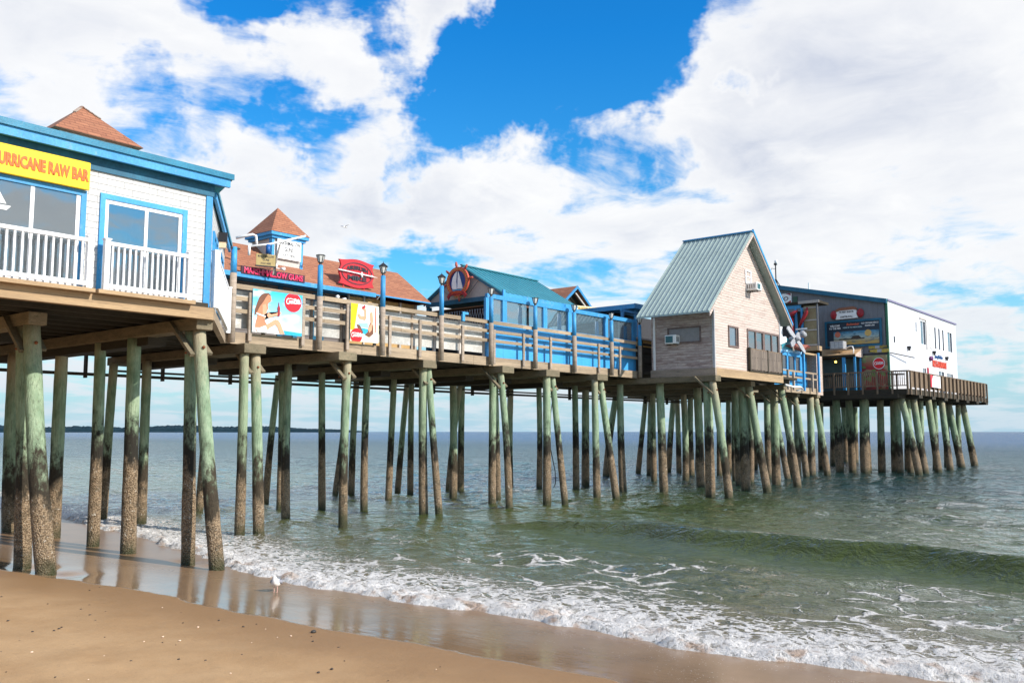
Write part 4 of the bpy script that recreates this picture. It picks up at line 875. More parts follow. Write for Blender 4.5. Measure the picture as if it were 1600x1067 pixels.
# ---- 2. brown roofed shop row behind the boardwalk
sh = thing('toy_shop', (17, 25, 5.3), 'long shop with brown shingle roof, grey boards and a blue gutter behind the posters', 'building')
Fg = FRONT(24.5)
part(wall_holes(Fg, 12.6, 21.45, 5.34, 7.45, [(17.72, 18.3, 5.34, 7.2), (14.2, 15.4, 5.9, 7.0)]), 'wall', GREYCLAP, sh)
mb = MB(); mb.box(12.6, 24.0, 27.3, 27.4, 5.34, 7.45); mb.box(23.95, 24.0, 24.6, 27.3, 5.34, 7.5); part(mb, 'rear_wall', GREYCLAP, sh)
mb = MB(); mb.add([(12.6, 23.9, 7.60), (24.1, 23.9, 7.60), (24.0, 25.62, 8.90), (12.6, 25.62, 8.90), (12.6, 23.9, 7.54), (24.1, 23.9, 7.54), (24.0, 25.62, 8.80), (12.6, 25.62, 8.80)], [(0, 1, 2, 3), (7, 6, 5, 4), (0, 4, 5, 1), (1, 5, 6, 2)])
mb.add([(12.6, 25.62, 8.90), (24.0, 25.62, 8.90), (24.1, 27.5, 7.50), (12.6, 27.5, 7.50)], [(0, 1, 2, 3)]); mb.add([(24.0, 24.0, 7.5), (24.0, 25.62, 8.8), (24.0, 27.4, 7.5)], [(0, 1, 2)])
part(mb, 'roof', SHING_R, sh)
mb = MB(); mb.box(12.6, 21.25, 23.78, 23.92, 7.44, 7.585); mb.box(12.6, 21.2, 23.92, 24.5, 7.46, 7.50); mb.box(21.25, 24.1, 23.86, 23.92, 7.52, 7.57); part(mb, 'gutter', BLUE, sh)
mb = MB(); mb.fbox(Fg, 17.60, 17.78, 5.34, 7.44, 0, .04); mb.fbox(Fg, 18.22, 18.38, 5.34, 7.44, 0, .04); part(mb, 'door_frame', DKBLUE, sh)
mb = MB(); mb.fbox(Fg, 17.78, 18.22, 5.34, 7.3, -.06, -.02); part(mb, 'door', INSIDE, sh)
mb = MB(); mb.fbox(Fg, 14.2, 15.4, 5.9, 7.0, -.08, -.04); part(mb, 'window_pane', GLASSD, sh)
mb = MB(); mb.fbox(Fg, 21.45, 23.9, 5.34, 7.5, -.1, 0); part(mb, 'plywood_front', PLY, sh)
for x in (21.5, 22.22, 23.05, 23.86): mb = MB(); mb.fbox(Fg, x - .045, x + .045, 5.34, 7.50, .0, .09); part(mb, 'upright', TANWALL, sh)
mb = MB(); mb.fbox(Fg, 20.3, 21.4, 5.34, 7.42, .30, .34); part(mb, 'plywood_front', PLY, sh)
for x in (20.3, 21.0): mb = MB(); mb.fbox(Fg, x - .03, x + .03, 5.34, 7.46, .34, .40); part(mb, 'upright', TANWALL, sh)
mb = MB(); mb.fbox(Fg, 19.0, 19.5, 5.34, 7.40, 0, .04); part(mb, 'shutter', DKBLUE, sh)
# cupola on the ridge
cx0, cx1, cy0, cy1 = 17.50, 18.66, 24.7, 25.86
mb = MB(); mb.box(cx0, cx1, cy0, cy1, 8.0, 9.1); part(mb, 'cupola_base', TANWALL, sh)
mb = MB()
for x, y in ((cx0, cy0), (cx1, cy0)): mb.box(x - .05, x + .05, y - .03, y + .07, 8.05 + (.1 if x > 18 else 0), 9.1)
mb.box(cx0 - .03, cx0 + .03, cy0 + .08, cy0 + .16, 8.2, 9.1); part(mb, 'corner_boards', BLUE, sh)
ov = .20; z0 = 9.28; A = [(cx0 - ov, cy0 - ov, z0), (cx1 + ov, cy0 - ov, z0), (cx1 + ov, cy1 + ov, z0), (cx0 - ov, cy1 + ov, z0)]; ap = ((cx0 + cx1) / 2, (cy0 + cy1) / 2, 10.30)
mb = MB(); mb.add(A + [ap], [(0, 1, 4), (2, 3, 4)]); part(mb, 'cupola_roof', SHING_R, sh)
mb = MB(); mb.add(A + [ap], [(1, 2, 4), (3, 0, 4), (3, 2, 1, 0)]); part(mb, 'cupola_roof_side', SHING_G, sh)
mb = MB(); mb.box(cx0 - ov + .02, cx1 + ov - .02, cy0 - ov + .02, cy1 + ov - .02, 9.17, 9.275); mb.box(cx0 - .1, cx1 + .1, cy0 - .1, cy1 + .1, 9.08, 9.17); part(mb, 'cupola_fascia', BLUE, sh)

s = thing('white_shop_sign', (18, 24.6, 8.4), 'white board lettered in black on the front of the shop cupola', 'sign')
Fw = FRONT(24.62); mb = MB(); mb.fbox(Fw, 17.62, 18.58, 8.42, 9.07, -.03, .02); part(mb, 'sign_board', SIGNW, s)
part(letters('MARSHMALLOW', Fw, 18.10, 8.96, .13, .88, .006, .021, bold=.006), 'lettering', BLACKL, s)
part(letters('GUNS', Fw, 18.08, 8.75, .15, .36, .006, .021, bold=.006), 'lettering', BLACKL, s)
part(letters('SOLD HERE', Fw, 18.08, 8.55, .085, .52, .006, .021, bold=.0), 'lettering', BLACKL, s)
s = thing('tan_hanging_sign', (16.45, 23.6, 7.8), 'small tan board with dark letters on a post below the white pipe toy', 'sign')
Ft = Frame((0, 0, 0), (.93, -.36, 0), (-.36, -.93, 0)); o_ = np.array((16.48, 23.6)); ac = o_[0] * .93 + o_[1] * -.36; dd = o_[0] * -.36 + o_[1] * -.93
Ft.o = np.array((0, 0, 0)) + Ft.n * dd
mb = MB(); mb.fbox(Ft, ac - .30, ac + .30, 7.84, 8.20, -.02, .02); part(mb, 'sign_board', SIGNTAN, s)
mb = MB(); mb.fbox(Ft, ac - .32, ac + .32, 7.80, 7.84, -.03, .03); mb.fbox(Ft, ac + .28, ac + .33, 7.55, 8.22, -.03, -.02); part(mb, 'frame', BLACK, s)
part(letters('MARSHMALLOW', Ft, ac, 8.13, .07, .50, .004, .021, bold=.01), 'lettering', BLACKL, s)
part(letters('GUNS', Ft, ac, 8.02, .07, .20, .004, .021, bold=.01), 'lettering', BLACKL, s)
part(letters('SOLD HERE', Ft, ac, 7.91, .06, .32, .004, .021, bold=.01), 'lettering', BLACKL, s)
s = thing('neon_shop_sign', (16.9, 23.8, 7.5), 'long dark sign with crimson letters on the gutter edge of the brown roof', 'sign')
Fn = FRONT(23.76); mb = MB(); mb.fbox(Fn, 15.72, 18.12, 7.545, 7.79, -.05, .0); part(mb, 'sign_board', M_flat('sign_dark_wine', (.06, .015, .03), .5), s)
part(letters('MARSHMALLOW GUNS', Fn, 16.92, 7.668, .19, 2.22, .02, .002, bold=.03), 'lettering', M_worn('crimson_letter', (.75, .02, .10), (.85, .25, .35), .35, 14, (1, 1, 1), .5, .7, .1, 30), s)
t_ = thing('giant_pipe_toy', (16, 23.5, 8), 'giant white plastic pipe toy mounted above the shop roof', 'roof ornament')
mb = MB(); mb.tube([(15.80, 23.5, 8.36), (16.4, 23.3, 8.50), (17.5, 22.95, 8.90)], .034, 10); part(mb, 'barrel', PVC, t_, smooth=True)
mb = MB(); mb.tube([(15.80, 23.5, 8.40), (15.80, 23.5, 8.08)], .042, 10); part(mb, 'stock', PVC, t_, smooth=True)
mb = MB(); mb.tube([(15.58, 23.9, 8.64), (15.98, 23.6, 8.78), (16.06, 23.55, 8.74), (16.08, 23.52, 8.46)], .042, 10); part(mb, 'mouthpiece', PVC, t_, smooth=True)
mb = MB(); mb.tube([(16.36, 23.32, 8.48), (16.36, 23.32, 8.20)], .075, 10); part(mb, 'grip', M_flat('grip_blue', (.01, .10, .32), .4), t_, smooth=True)
mb = MB(); mb.tube([(16.75, 23.6, 7.62), (16.78, 23.3, 8.55)], .03, 8); part(mb, 'support_post', TANWALL, t_)
for (x, z, lab, y) in ((17.3, 7.98, 'pair of white spotlights on the brown roof under the white board', 24.2), (19.45, 7.18, 'pair of white spotlights under the gutter left of the red sign', 23.7)):
    f_ = thing('spotlight', (x, y, z), lab, 'spotlight')
    mb = MB(); mb.tube([(x - .12, y - .1, z + .03), (x, y, z), (x + .12, y - .06, z - .02)], .02, 6); part(mb, 'bracket', PVC, f_)
    for s_ in (-1, 1): mb = MB(); mb.tube([(x + s_ * .12, y - .1, z + (.03 if s_ < 0 else -.02)), (x + s_ * .17, y - .22, z + .02 - .06 * (s_ > 0))], [.045, .065], 10); part(mb, 'lamp_head', PVC, f_, smooth=True)

s = thing('red_airbrush_sign', (20.5, 24.0, 7.7), 'red shaped sign with oval lettering and white airbrush on the brown roof', 'sign')
Fm = FRONT(24.02); w2, h2 = .80, .48; cxm, czm = 20.50, 8.20
top = []
for k in range(17):
    a = -1 + 2 * k / 16; top.append((a * w2, h2 + .045 * math.cos(a * math.pi * 1.0) - .02))
side = []
for k in range(1, 8):
    b = 1 - 2 * k / 8; side.append((w2 - .045 + .045 * math.cos(b * math.pi * 2) * (1 if abs(b) < .99 else 0), b * h2))
pts = [(cxm + a, czm + b) for a, b in top] + [(cxm + a, czm + b) for a, b in side] + [(cxm - a, czm - b) for a, b in top] + [(cxm - a, czm - b) for a, b in side]
mb = MB(); mb.prism(Fm, pts[::-1], 0, .07); part(mb, 'sign_board', RED, s)
def ring(F, ca, cb_, ra, rb_, w, d0, d1, n=40):
    mb = MB(); vs = []; 
    for k in range(n):
        t = 2 * math.pi * k / n; c_, s_ = math.cos(t), math.sin(t)
        for (ww, dd_) in ((0, d0), (w, d0), (w, d1), (0, d1)): vs.append(F(ca + (ra - ww) * c_, cb_ + (rb_ - ww) * s_, dd_))
    fs = []
    for k in range(n):
        j = (k + 1) % n
        for q in range(4): fs.append((k * 4 + q, k * 4 + (q + 1) % 4, j * 4 + (q + 1) % 4, j * 4 + q))
    return mb.add(vs, fs)
part(ring(Fm, cxm, czm, .70, .385, .028, .07, .085), 'oval_line', BLACKL, s)
part(letters('AIRBRUSH', Fm, cxm, czm + .13, .15, .98, .02, .071, bold=.035, arc=.07), 'lettering', BLACKL, s)
part(letters('MIKE', Fm, cxm, czm - .165, .17, .86, .02, .071, bold=.05), 'lettering', BLACKL, s)
mb = MB(); mb.tube([Fm(cxm - .88, czm + .03, .13), Fm(cxm - .4, czm + .02, .13), Fm(cxm + .55, czm - .02, .13), Fm(cxm + .90, czm - .03, .13)], [.03, .022, .026, .008], 8)
mb.tube([Fm(cxm + .17, czm + .07, .13), Fm(cxm + .17, czm - .12, .13)], [.03, .045], 8); mb.tube([Fm(cxm + .6, czm - .02, .13), Fm(cxm + .66, czm - .02, .13)], .045, 8); part(mb, 'airbrush', PVC, s, smooth=True)
for a in (-.55, .38): mb = MB(); mb.box(cxm + a - .03, cxm + a + .03, 24.0, 24.06, 7.55, czm - h2 + .02); part(mb, 'leg', RED, s)

# ---- 3. turquoise roofed hall with open gable towards the shore
sl = thing('turquoise_hall', (27, 23, 5.3), 'low hall with turquoise metal roof and taupe gable behind the blue windows', 'building')
X0, X1 = 25.16, 29.75; ye, yr, yb_ = 21.22, 23.2, 25.15; ze, zr = 7.86, 9.06
def slab(P, t): # four corner points, thickness down
    n = MB(); q = [tuple(p) for p in P] + [(p[0], p[1], p[2] - t) for p in P]; n.add(q, [(0, 1, 2, 3), (7, 6, 5, 4)] + [(i, 4 + i, 4 + (i + 1) % 4, (i + 1) % 4) for i in range(4)]); return n
mb = slab([(X0 - .08, ye - .12, ze - .06), (X1 + .1, ye - .12, ze - .06), (X1 + .1, yr, zr), (X0 - .08, yr, zr)], .06)
q = slab([(X0 - .08, yr, zr), (X1 + .1, yr, zr), (X1 + .1, yb_ + .12, ze - .06), (X0 - .08, yb_ + .12, ze - .06)], .06); mb.add(q.v, q.f)
for k in range(17):
    x = X0 + .02 + k * .285
    mb.bar((x, ye - .10, ze - .045), (x, yr, zr + .012), .022, .022)
mb.bar((X0 - .1, yr, zr + .035), (X1 + .12, yr, zr + .035), .12, .04); part(mb, 'roof', TEAL, sl)
mb = MB(); mb.prism(SHORE(X0), [(ye, ze - .1), (yr, zr - .07), (yb_, ze - .1), (yb_, 7.64), (ye, 7.64)], -.08, 0); part(mb, 'gable', TANWALL, sl)
mb = MB(); mb.prism(SHORE(X0), [(ye - .12, ze - .2), (ye - .12, ze - .06), (yr, zr - .02), (yr, zr - .15)], 0, .06); mb.prism(SHORE(X0), [(yb_ + .12, ze - .2), (yb_ + .12, ze - .06), (yr, zr - .02), (yr, zr - .15)], 0, .06); part(mb, 'verge_board', DKBLUE, sl)
mb = MB(); mb.prism(SHORE(X0), [(ye, 7.60), (yb_, 7.60), (yb_, 7.77), (ye, 7.77)], .0, .05); part(mb, 'tie_beam', DKBLUE, sl)
mb = MB(); mb.box(X0, X1, ye - .15, ye - .10, ze - .19, ze - .06); part(mb, 'fascia', BLUE, sl)
mb = MB(); mb.box(X0 + .15, X1, ye - .02, ye + .08, 7.50, 7.64); part(mb, 'header_beam', WOODH, sl)
mb = MB(); mb.box(X0 - .02, X0 + .12, ye - .06, ye + .08, 5.33, 7.6); mb.box(X0 - .02, X0 + .14, yb_ - .16, yb_, 5.33, 7.6); part(mb, 'post', DKBLUE, sl)
mb = MB(); mb.box(X0 + .1, X1, 21.4, 25.1, 7.42, 7.46); part(mb, 'ceiling', M_flat('brown_ceiling', (.20, .10, .05), .8), sl)
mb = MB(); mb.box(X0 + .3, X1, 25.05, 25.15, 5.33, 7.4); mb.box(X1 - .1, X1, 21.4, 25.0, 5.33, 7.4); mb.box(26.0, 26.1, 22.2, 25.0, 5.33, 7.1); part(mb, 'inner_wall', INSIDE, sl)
for k in range(3): mb = MB(); mb.box(26.6 + k * .9, 26.68 + k * .9, 21.9, 21.98, 5.33, 7.4); part(mb, 'inner_post', CURTAIN, sl)
g = thing('folding_gate', (25.2, 23, 5.4), 'grey folding lattice gate closing the gable end under the wheel sign', 'gate')
mb = MB(); zs0, zs1 = 6.3, 7.36; nn = 22; F_ = FACE(25.12)
for k in range(nn):
    a = -24.9 + k * (2.9 / nn)
    mb.bar(F_(a, zs0, .01), F_(a + .30, zs1 - .05, .01), .012, .022, (1, 0, 0)); mb.bar(F_(a + .30, zs0, .03), F_(a, zs1 - .05, .03), .012, .022, (1, 0, 0))
part(mb, 'lattice', GREY, g)

sw = thing('ship_wheel_sign', (25.0, 23.25, 7.7), "round ship's wheel sign with white sailboat on the taupe gable", 'sign')
Fw = FACE(24.98); ca, cbz = -23.25, 8.42; ra, rz_ = .50, .50
mb = MB(); mb.prism(Fw, circ(ca, cbz, ra - .02, 40, rz_ - .02), 0, .04); part(mb, 'blue_disc', INK, sw)
part(ring(Fw, ca, cbz, ra + .07, rz_ + .07, .15, .0, .09), 'wheel_rim', M_worn('orange_red_rim', (.52, .10, .05), (.42, .07, .04), .5, 5, (1, 1, 1), .4, .7, .1), sw)
for k in range(8):
    t = math.pi / 2 + k * math.pi / 4 + .12
    if k in (3, 5): continue
    c_, s_ = math.cos(t), math.sin(t); mb = MB(); mb.tube([Fw(ca + .55 * c_, cbz + .55 * s_, .05), Fw(ca + .66 * c_, cbz + .66 * s_, .05), Fw(ca + .78 * c_, cbz + .78 * s_, .05)], [.03, .055, .035], 8); part(mb, 'spoke_handle', M_worn('spoke_red', (.48, .11, .06), (.30, .05, .05), .5, 8, (1, 1, 1)), sw, smooth=True)
for k in range(26):
    t = math.pi * (1.28 - 1.56 * k / 25); mb_ = None
mb = MB()
for k in range(26):
    t = math.pi * (1.22 - 1.44 * k / 25); c_, s_ = math.cos(t), math.sin(t); mb.prism(Fw, circ(ca + .495 * c_, cbz + .495 * s_, .028, 5), .09, .10)
part(mb, 'gold_lettering', GOLD, sw)
mb = MB(); mb.prism(Fw, [(ca - .04, cbz + .42), (ca - .16, cbz + .33), (ca - .27, cbz + .17), (ca - .32, cbz - .03), (ca - .31, cbz - .20), (ca - .27, cbz - .28), (ca - .05, cbz - .28), (ca - .08, cbz + .05)], .04, .055); part(mb, 'foresail', SIGNW, sw)
mb = MB(); mb.prism(Fw, [(ca + .01, cbz + .44), (ca - .02, cbz - .27), (ca + .27, cbz - .30), (ca + .14, cbz + .10)], .045, .06); part(mb, 'mainsail', SIGNW, sw)
mb = MB(); mb.prism(Fw, [(ca - .34, cbz - .29), (ca + .36, cbz - .32), (ca + .33, cbz - .40), (ca - .32, cbz - .38)], .045, .058); part(mb, 'painted_waves', PSEA, sw)
mb = MB(); pts = [(ca - .50, cbz - .55), (ca - .40, cbz - .43), (ca - .2, cbz - .37), (ca, cbz - .35), (ca + .2, cbz - .37), (ca + .40, cbz - .43), (ca + .52, cbz - .55), (ca + .42, cbz - .66), (ca + .38, cbz - .56), (ca + .2, cbz - .51), (ca, cbz - .49), (ca - .2, cbz - .51), (ca - .36, cbz - .56), (ca - .42, cbz - .68)]
mb.prism(Fw, pts[::-1], .09, .13); part(mb, 'banner_scroll', DKRED, sw)
part(letters("HOOLIGAN'S", Fw, ca, cbz - .45, .07, .52, .006, .131, bold=.01, arc=.04), 'banner_lettering', ORANGE, sw)
part(letters('LANDING', Fw, ca, cbz - .585, .055, .30, .006, .05, bold=.01), 'banner_lettering', GOLD, sw)
mb = MB(); mb.tube([(25.12, 24.2, 8.2), (25.0, 23.8, 7.95)], .008, 5); mb.tube([(25.12, 22.3, 8.45), (25.0, 22.75, 7.9)], .008, 5); part(mb, 'guy_wire', BLACK, sw)
fl = thing('flood_lights', (25.0, 21.6, 7.3), 'cluster of pale flood lights at the corner of the taupe gable', 'light')
for dy, dz in ((0, .12), (.12, 0), (-.02, -.08)): mb = MB(); mb.tube([(25.06, 21.7 + dy, 7.42 + dz), (24.9, 21.68 + dy, 7.40 + dz)], [.04, .07], 10); part(mb, 'lamp_head', TANWALL, fl, smooth=True)

# ---- 4. blue panelled windbreak with windows along the boardwalk
bw = thing('blue_window_wall', (29, 21, 5.3), 'bright blue panelled wall with a long strip of windows behind the railing', 'wall')
Fb = FRONT(21.05)
mb = MB(); mb.fbox(Fb, 24.1, 34.2, 5.36, 6.62, -.08, 0); part(mb, 'panel', BLUEPANEL, bw)
mb = MB(); mb.fbox(Fb, 24.1, 34.2, 7.50, 7.66, -.08, .03); part(mb, 'top_rail', BLUE, bw)
mb = MB(); mb.fbox(Fb, 24.1, 34.2, 6.60, 6.70, -.08, .03); part(mb, 'sill', BLUE, bw)
for a in (24.16, 25.10, 27.56, 29.2, 31.85, 34.1): mb = MB(); mb.fbox(Fb, a - .12, a + .12, 6.70, 7.50, -.08, .02); part(mb, 'upright', BLUE, bw)
for a, b in ((24.28, 24.98), (25.22, 26.45), (26.6, 27.44), (27.68, 29.08), (29.32, 31.73), (31.97, 33.98)):
    mb = MB(); mb.fbox(Fb, a, b, 6.69, 7.51, -.05, -.04); part(mb, 'pane', GLASSC, bw)
mb = MB(); mb.fbox(Fb, 25.02, 25.14, 7.66, 7.90, -.06, .01); mb.fbox(Fb, 28.9, 29.05, 7.66, 7.80, -.06, .01); part(mb, 'stub_post', BLUE, bw)
mb = MB(); mb.fbox(Fb, 25.75, 25.95, 6.7, 7.4, -.32, -.28); part(mb, 'pale_door_edge', SIGNW, bw)

# ---- 5. little brown gabled stand with yellow sign, and the blue canopy
gs = thing('brown_gable_stand', (36, 26, 5.3), 'small brown shingled gable with blue verge behind the turquoise roof', 'building')
xl, xp, xr, zl, zp = 34.7, 36.22, 37.75, 8.75, 9.93
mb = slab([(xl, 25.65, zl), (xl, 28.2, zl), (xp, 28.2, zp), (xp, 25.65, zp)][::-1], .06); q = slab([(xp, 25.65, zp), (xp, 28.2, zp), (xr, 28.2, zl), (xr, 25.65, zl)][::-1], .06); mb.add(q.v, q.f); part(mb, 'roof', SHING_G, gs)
Fq = FRONT(25.64)
mb = MB(); mb.prism(Fq, [(xl, zl - .12), (xp, zp - .14), (xp, zp + .01), (xl, zl + .03)], 0, .05); mb.prism(Fq, [(xr, zl - .12), (xp, zp - .14), (xp, zp + .01), (xr, zl + .03)], 0, .052); part(mb, 'verge_board', BLUE, gs)
mb = MB(); mb.prism(Fq, [(xr - .45, zl - .0), (xp - .1, zp - .36), (xp - .0, zp - .34), (xr - .30, zl - .0)], -.12, -.05); part(mb, 'inner_rafter', TANWALL, gs)
mb = MB(); mb.prism(Fq, [(xl + .2, 5.33), (xr - .2, 5.33), (xr - .2, zl), (xp, zp - .16), (xl + .2, zl)], -.5, -.4); part(mb, 'wall', WOODDK, gs)
s = thing('yellow_deck_sign', (36.9, 25.5, 8.7), 'pale board with gold lettering hung below the small brown gable', 'sign')
Fy = Frame((0, 0, 0), (.95, -.31, 0), (-.31, -.95, 0)); o_ = np.array((36.75, 25.45)); ac = o_[0] * .95 - o_[1] * .31; Fy.o = Fy.n * (o_[0] * -.31 - o_[1] * .95)
mb = MB(); mb.fbox(Fy, ac - .85, ac + .85, 8.62, 8.93, -.03, .02); part(mb, 'sign_board', M_flat('sign_cream', (.80, .66, .42), .5), s)
part(letters('SUNSET DECK', Fy, ac, 8.775, .19, 1.5, .012, .021, bold=.02), 'lettering', GOLD, s)
cn = thing('blue_canopy', (34.5, 24, 5.3), 'flat bright blue canopy on posts left of the gabled cottage', 'canopy')
mb = slab([(33.4, 22.3, 8.72), (33.4, 27.0, 8.72), (39.5, 27.0, 8.76), (39.5, 22.3, 8.76)][::-1], .06); mb.v = [(x + (2.75 if x < 35 else 0), y, z) for x, y, z in mb.v]
part(mb, 'canopy_roof', TEAL, cn)
mb = MB(); mb.box(36.15, 39.5, 22.24, 22.30, 8.50, 8.74); mb.box(36.09, 36.15, 22.24, 27, 8.50, 8.72); part(mb, 'fascia', BLUE, cn)
for k in range(7): mb = MB(); mb.box(36.2, 39.4, 22.9 + k * .6, 22.97 + k * .6, 8.5, 8.655); part(mb, 'rafter', BLUE, cn)
for x, y in ((35.3, 22.42), (36.6, 22.5), (36.4, 26.5)): mb = MB(); mb.box(x - .06, x + .06, y - .06, y + .06, 5.33, 8.5 if x > 36 else 8.35); part(mb, 'post', BLUE, cn)
mb = MB(); mb.box(35.2, 36.7, 22.38, 22.48, 8.27, 8.37); mb.box(33.3, 36.6, 24.5, 24.6, 8.0, 8.12); part(mb, 'cross_rail', BLUE, cn)
ct = thing('yellow_counter', (37, 22.4, 5.4), 'yellow topped food counter between the last lamp and the cottage', 'counter')
mb = MB(); mb.box(34.9, 38.6, 22.3, 22.42, 6.72, 7.05); part(mb, 'front_board', M_worn('mustard', (.62, .36, .05), (.50, .27, .04), .6, 3, (1, 1, 1)), ct)
mb = MB(); mb.box(34.8, 38.7, 22.2, 23.0, 7.05, 7.13); part(mb, 'counter_top', TANWALL, ct)
mb = MB(); mb.box(34.9, 38.6, 22.34, 22.46, 5.34, 6.72); part(mb, 'counter_base', WOODDK, ct)
for z in (5.7, 6.15, 6.55): mb = MB(); mb.box(34.42, 35.6, 20.95, 21.03, z, z + .1); part(mb, 'rail', WOODDK, ct)
mb = MB(); mb.box(33.2, 44.5, 27.0, 27.1, 5.34, 8.4); mb.box(36.7, 41.5, 24.1, 24.2, 5.34, 8.55); mb.box(34.9, 39.5, 24.2, 24.3, 5.34, 7.9); mb.build('dark_shade_backing', INSIDE, label='dark sheets added for the shaded interior under the blue canopy', cat='backing')  # added dark sheets: the interior's shade behind the counter, put into colour
um = thing('red_stand_roof', (34.7, 22.6, 7.5), 'round red drum shaped stand seen over the wide dark pane', 'drum sign')
mb = MB(); mb.tube([(34.75, 22.7, 7.25), (34.75, 22.7, 7.72), (34.75, 22.7, 7.88), (34.75, 22.7, 7.93)], [.52, .52, .36, .1], 20); part(mb, 'drum', RED, um, smooth=True)
mb = MB(); mb.tube([(34.75, 22.7, 5.34), (34.75, 22.7, 7.25)], .06, 8); part(mb, 'post', TANWALL, um)

# ---- 6. the tall gabled cottage
ctg = thing('gabled_cottage', (37.5, 18.5, 5.0), 'tall narrow pale boarded cottage with steep seafoam metal roof', 'building')
Ff = FRONT(17.3); x0, x1, xp = 34.35, 41.2, 37.6
def rzf(x): return 11.66 - abs(x - xp) * (11.66 - 7.63) / (xp - 33.22)
mb = wall_holes(Ff, x0, x1, 5.36, 7.70, [(35.72, 36.62, 6.38, 7.24), (37.6, 41.0, 5.56, 7.28)])
mb.prism(Ff, [(x0, 7.70), (x1, 7.70), (x1, rzf(x1) - .1), (xp, 11.52), (x0, rzf(x0) - .1)], -.12, 0); part(mb, 'front_wall', COTTAGE_F, ctg)
Fl = FACE(34.35)
mb = wall_holes(Fl, -20.2, -17.3 - .13, 5.36, 7.72, [(-19.46, -17.95, 6.52, 7.14)]); part(mb, 'shore_wall', COTTAGE_S, ctg)
mb = MB(); mb.box(41.08, 41.2, 17.43, 20.2, 5.36, 7.9); mb.box(34.35, 41.2, 20.2, 20.32, 5.36, 7.7); mb.prism(FRONT(20.2), [(x0, 7.70), (x1, 7.70), (x1, rzf(x1) - .1), (xp, 11.52), (x0, rzf(x0) - .1)], -.12, 0); part(mb, 'rear_wall', COTTAGE_S, ctg)
ya, yb2 = 16.92, 20.42
for nm, xe in (('roof_slope', 33.22), ('roof_slope', 41.75)):
    ze_ = rzf(xe); mb = slab([(xe, ya, ze_), (xp, ya, 11.66), (xp, yb2, 11.66), (xe, yb2, ze_)] if xe < xp else [(xp, ya, 11.66), (xe, ya, ze_), (xe, yb2, ze_), (xp, yb2, 11.66)], .07)
    for k in range(16):
        y = ya + .05 + k * (yb2 - ya - .1) / 15; mb.bar((xe, y, ze_ + .012), (xp, y, 11.672), .03, .045)
    part(mb, nm, SEAFOAM, ctg)
mb = MB(); mb.bar((xp, ya - .02, 11.70), (xp, yb2, 11.70), .16, .05); part(mb, 'ridge_cap', BLUE, ctg)
Fv = FRONT(16.92)
mb = MB(); mb.prism(Fv, [(33.22, rzf(33.22) - .22), (xp, 11.46), (xp, 11.60), (33.22, rzf(33.22) - .06)], 0, .04); part(mb, 'verge_board', COTTAGE_F, ctg)
mb = MB(); mb.prism(Fv, [(41.75, rzf(41.75) - .22), (xp, 11.46), (xp, 11.60), (41.75, rzf(41.75) - .06)], 0, .041); part(mb, 'verge_board', M_flat('verge_grey', (.30, .25, .22), .7), ctg)
mb = MB(); mb.prism(Fv, [(41.80, rzf(41.80) - .03), (41.80, rzf(41.80) + .09), (xp, 11.78), (xp, 11.64)], -.02, .06); part(mb, 'verge_flashing', BLUE, ctg)
mb = MB(); mb.fbox(Ff, x0 - .02, x0 + .06, 5.36, rzf(x0) - .1, 0, .03); mb.box(x0 - .03, x0, 17.27, 17.36, 5.36, 7.68); part(mb, 'corner_board', GREY, ctg)
mb = MB(); mb.fbox(Ff, x1 - .07, x1 + .02, 5.36, 7.95, 0, .03); part(mb, 'corner_board', GREY, ctg)
mb = MB(); mb.box(x0 - .03, x0, 20.12, 20.22, 5.2, 7.68); part(mb, 'corner_board', SIGNW, ctg)
BROWN = M_worn('brown_casing', (.13, .085, .07), (.20, .14, .12), .6, 4, (1, 1, 1))
window(ctg, Ff, 35.68, 36.66, 6.34, 7.28, BROWN, GLASSW, .075, (36.45,), (), .04)
mb = MB(); mb.fbox(Ff, 35.78, 36.42, 6.42, 7.2, -.06, -.03); part(mb, 'curtain', M_flat('curtain_pink', (.42, .34, .31), .8), ctg)
window(ctg, Ff, 37.55, 39.28, 5.56, 7.30, BROWN, GLASSD, .09, (38.45,), (), .04, name='sliding_door')
window(ctg, Ff, 39.3, 41.03, 5.56, 7.30, BROWN, GLASSD, .09, (40.2,), (), .04, name='sliding_door')
for a in (38.5, 39.9, 40.5): mb = MB(); mb.fbox(Ff, a, a + .45, 5.5, 7.2, -.3, -.27); part(mb, 'curtain', CURTAIN, ctg)
window(ctg, Ff, 37.50, 38.10, 9.35, 9.98, WHITE, GLASSW, .07, (), (9.67,), .05)
window(ctg, Fl, -19.50, -17.9, 6.48, 7.18, BROWN, M_flat('grey_blind', (.27, .26, .26), .6), .06, (), (), .04)
bl = MB(); bl.fbox(Ff, 37.52, 41.1, 6.34, 6.42, .06, .12); bl.fbox(Ff, 37.52, 41.1, 5.46, 5.54, .06, .12); part(bl, 'balcony_rail', DECKRAIL, ctg)
bl = MB()
for k in range(27):
    a = 37.55 + k * .131; bl.fbox(Ff, a, a + .105, 5.44 + .02 * (k % 3), 6.36 + .015 * (k % 2), .12, .14)
part(bl, 'balcony_slats', SLAT, ctg)
bl = MB(); bl.fbox(Ff, 37.5, 41.1, 5.365, 5.42, .062, .14)
for a in (37.5, 39.4, 41.0): bl.fbox(Ff, a, a + .1, 5.36, 6.44, .04, .155)
part(bl, 'balcony_frame', WOODDK, ctg)
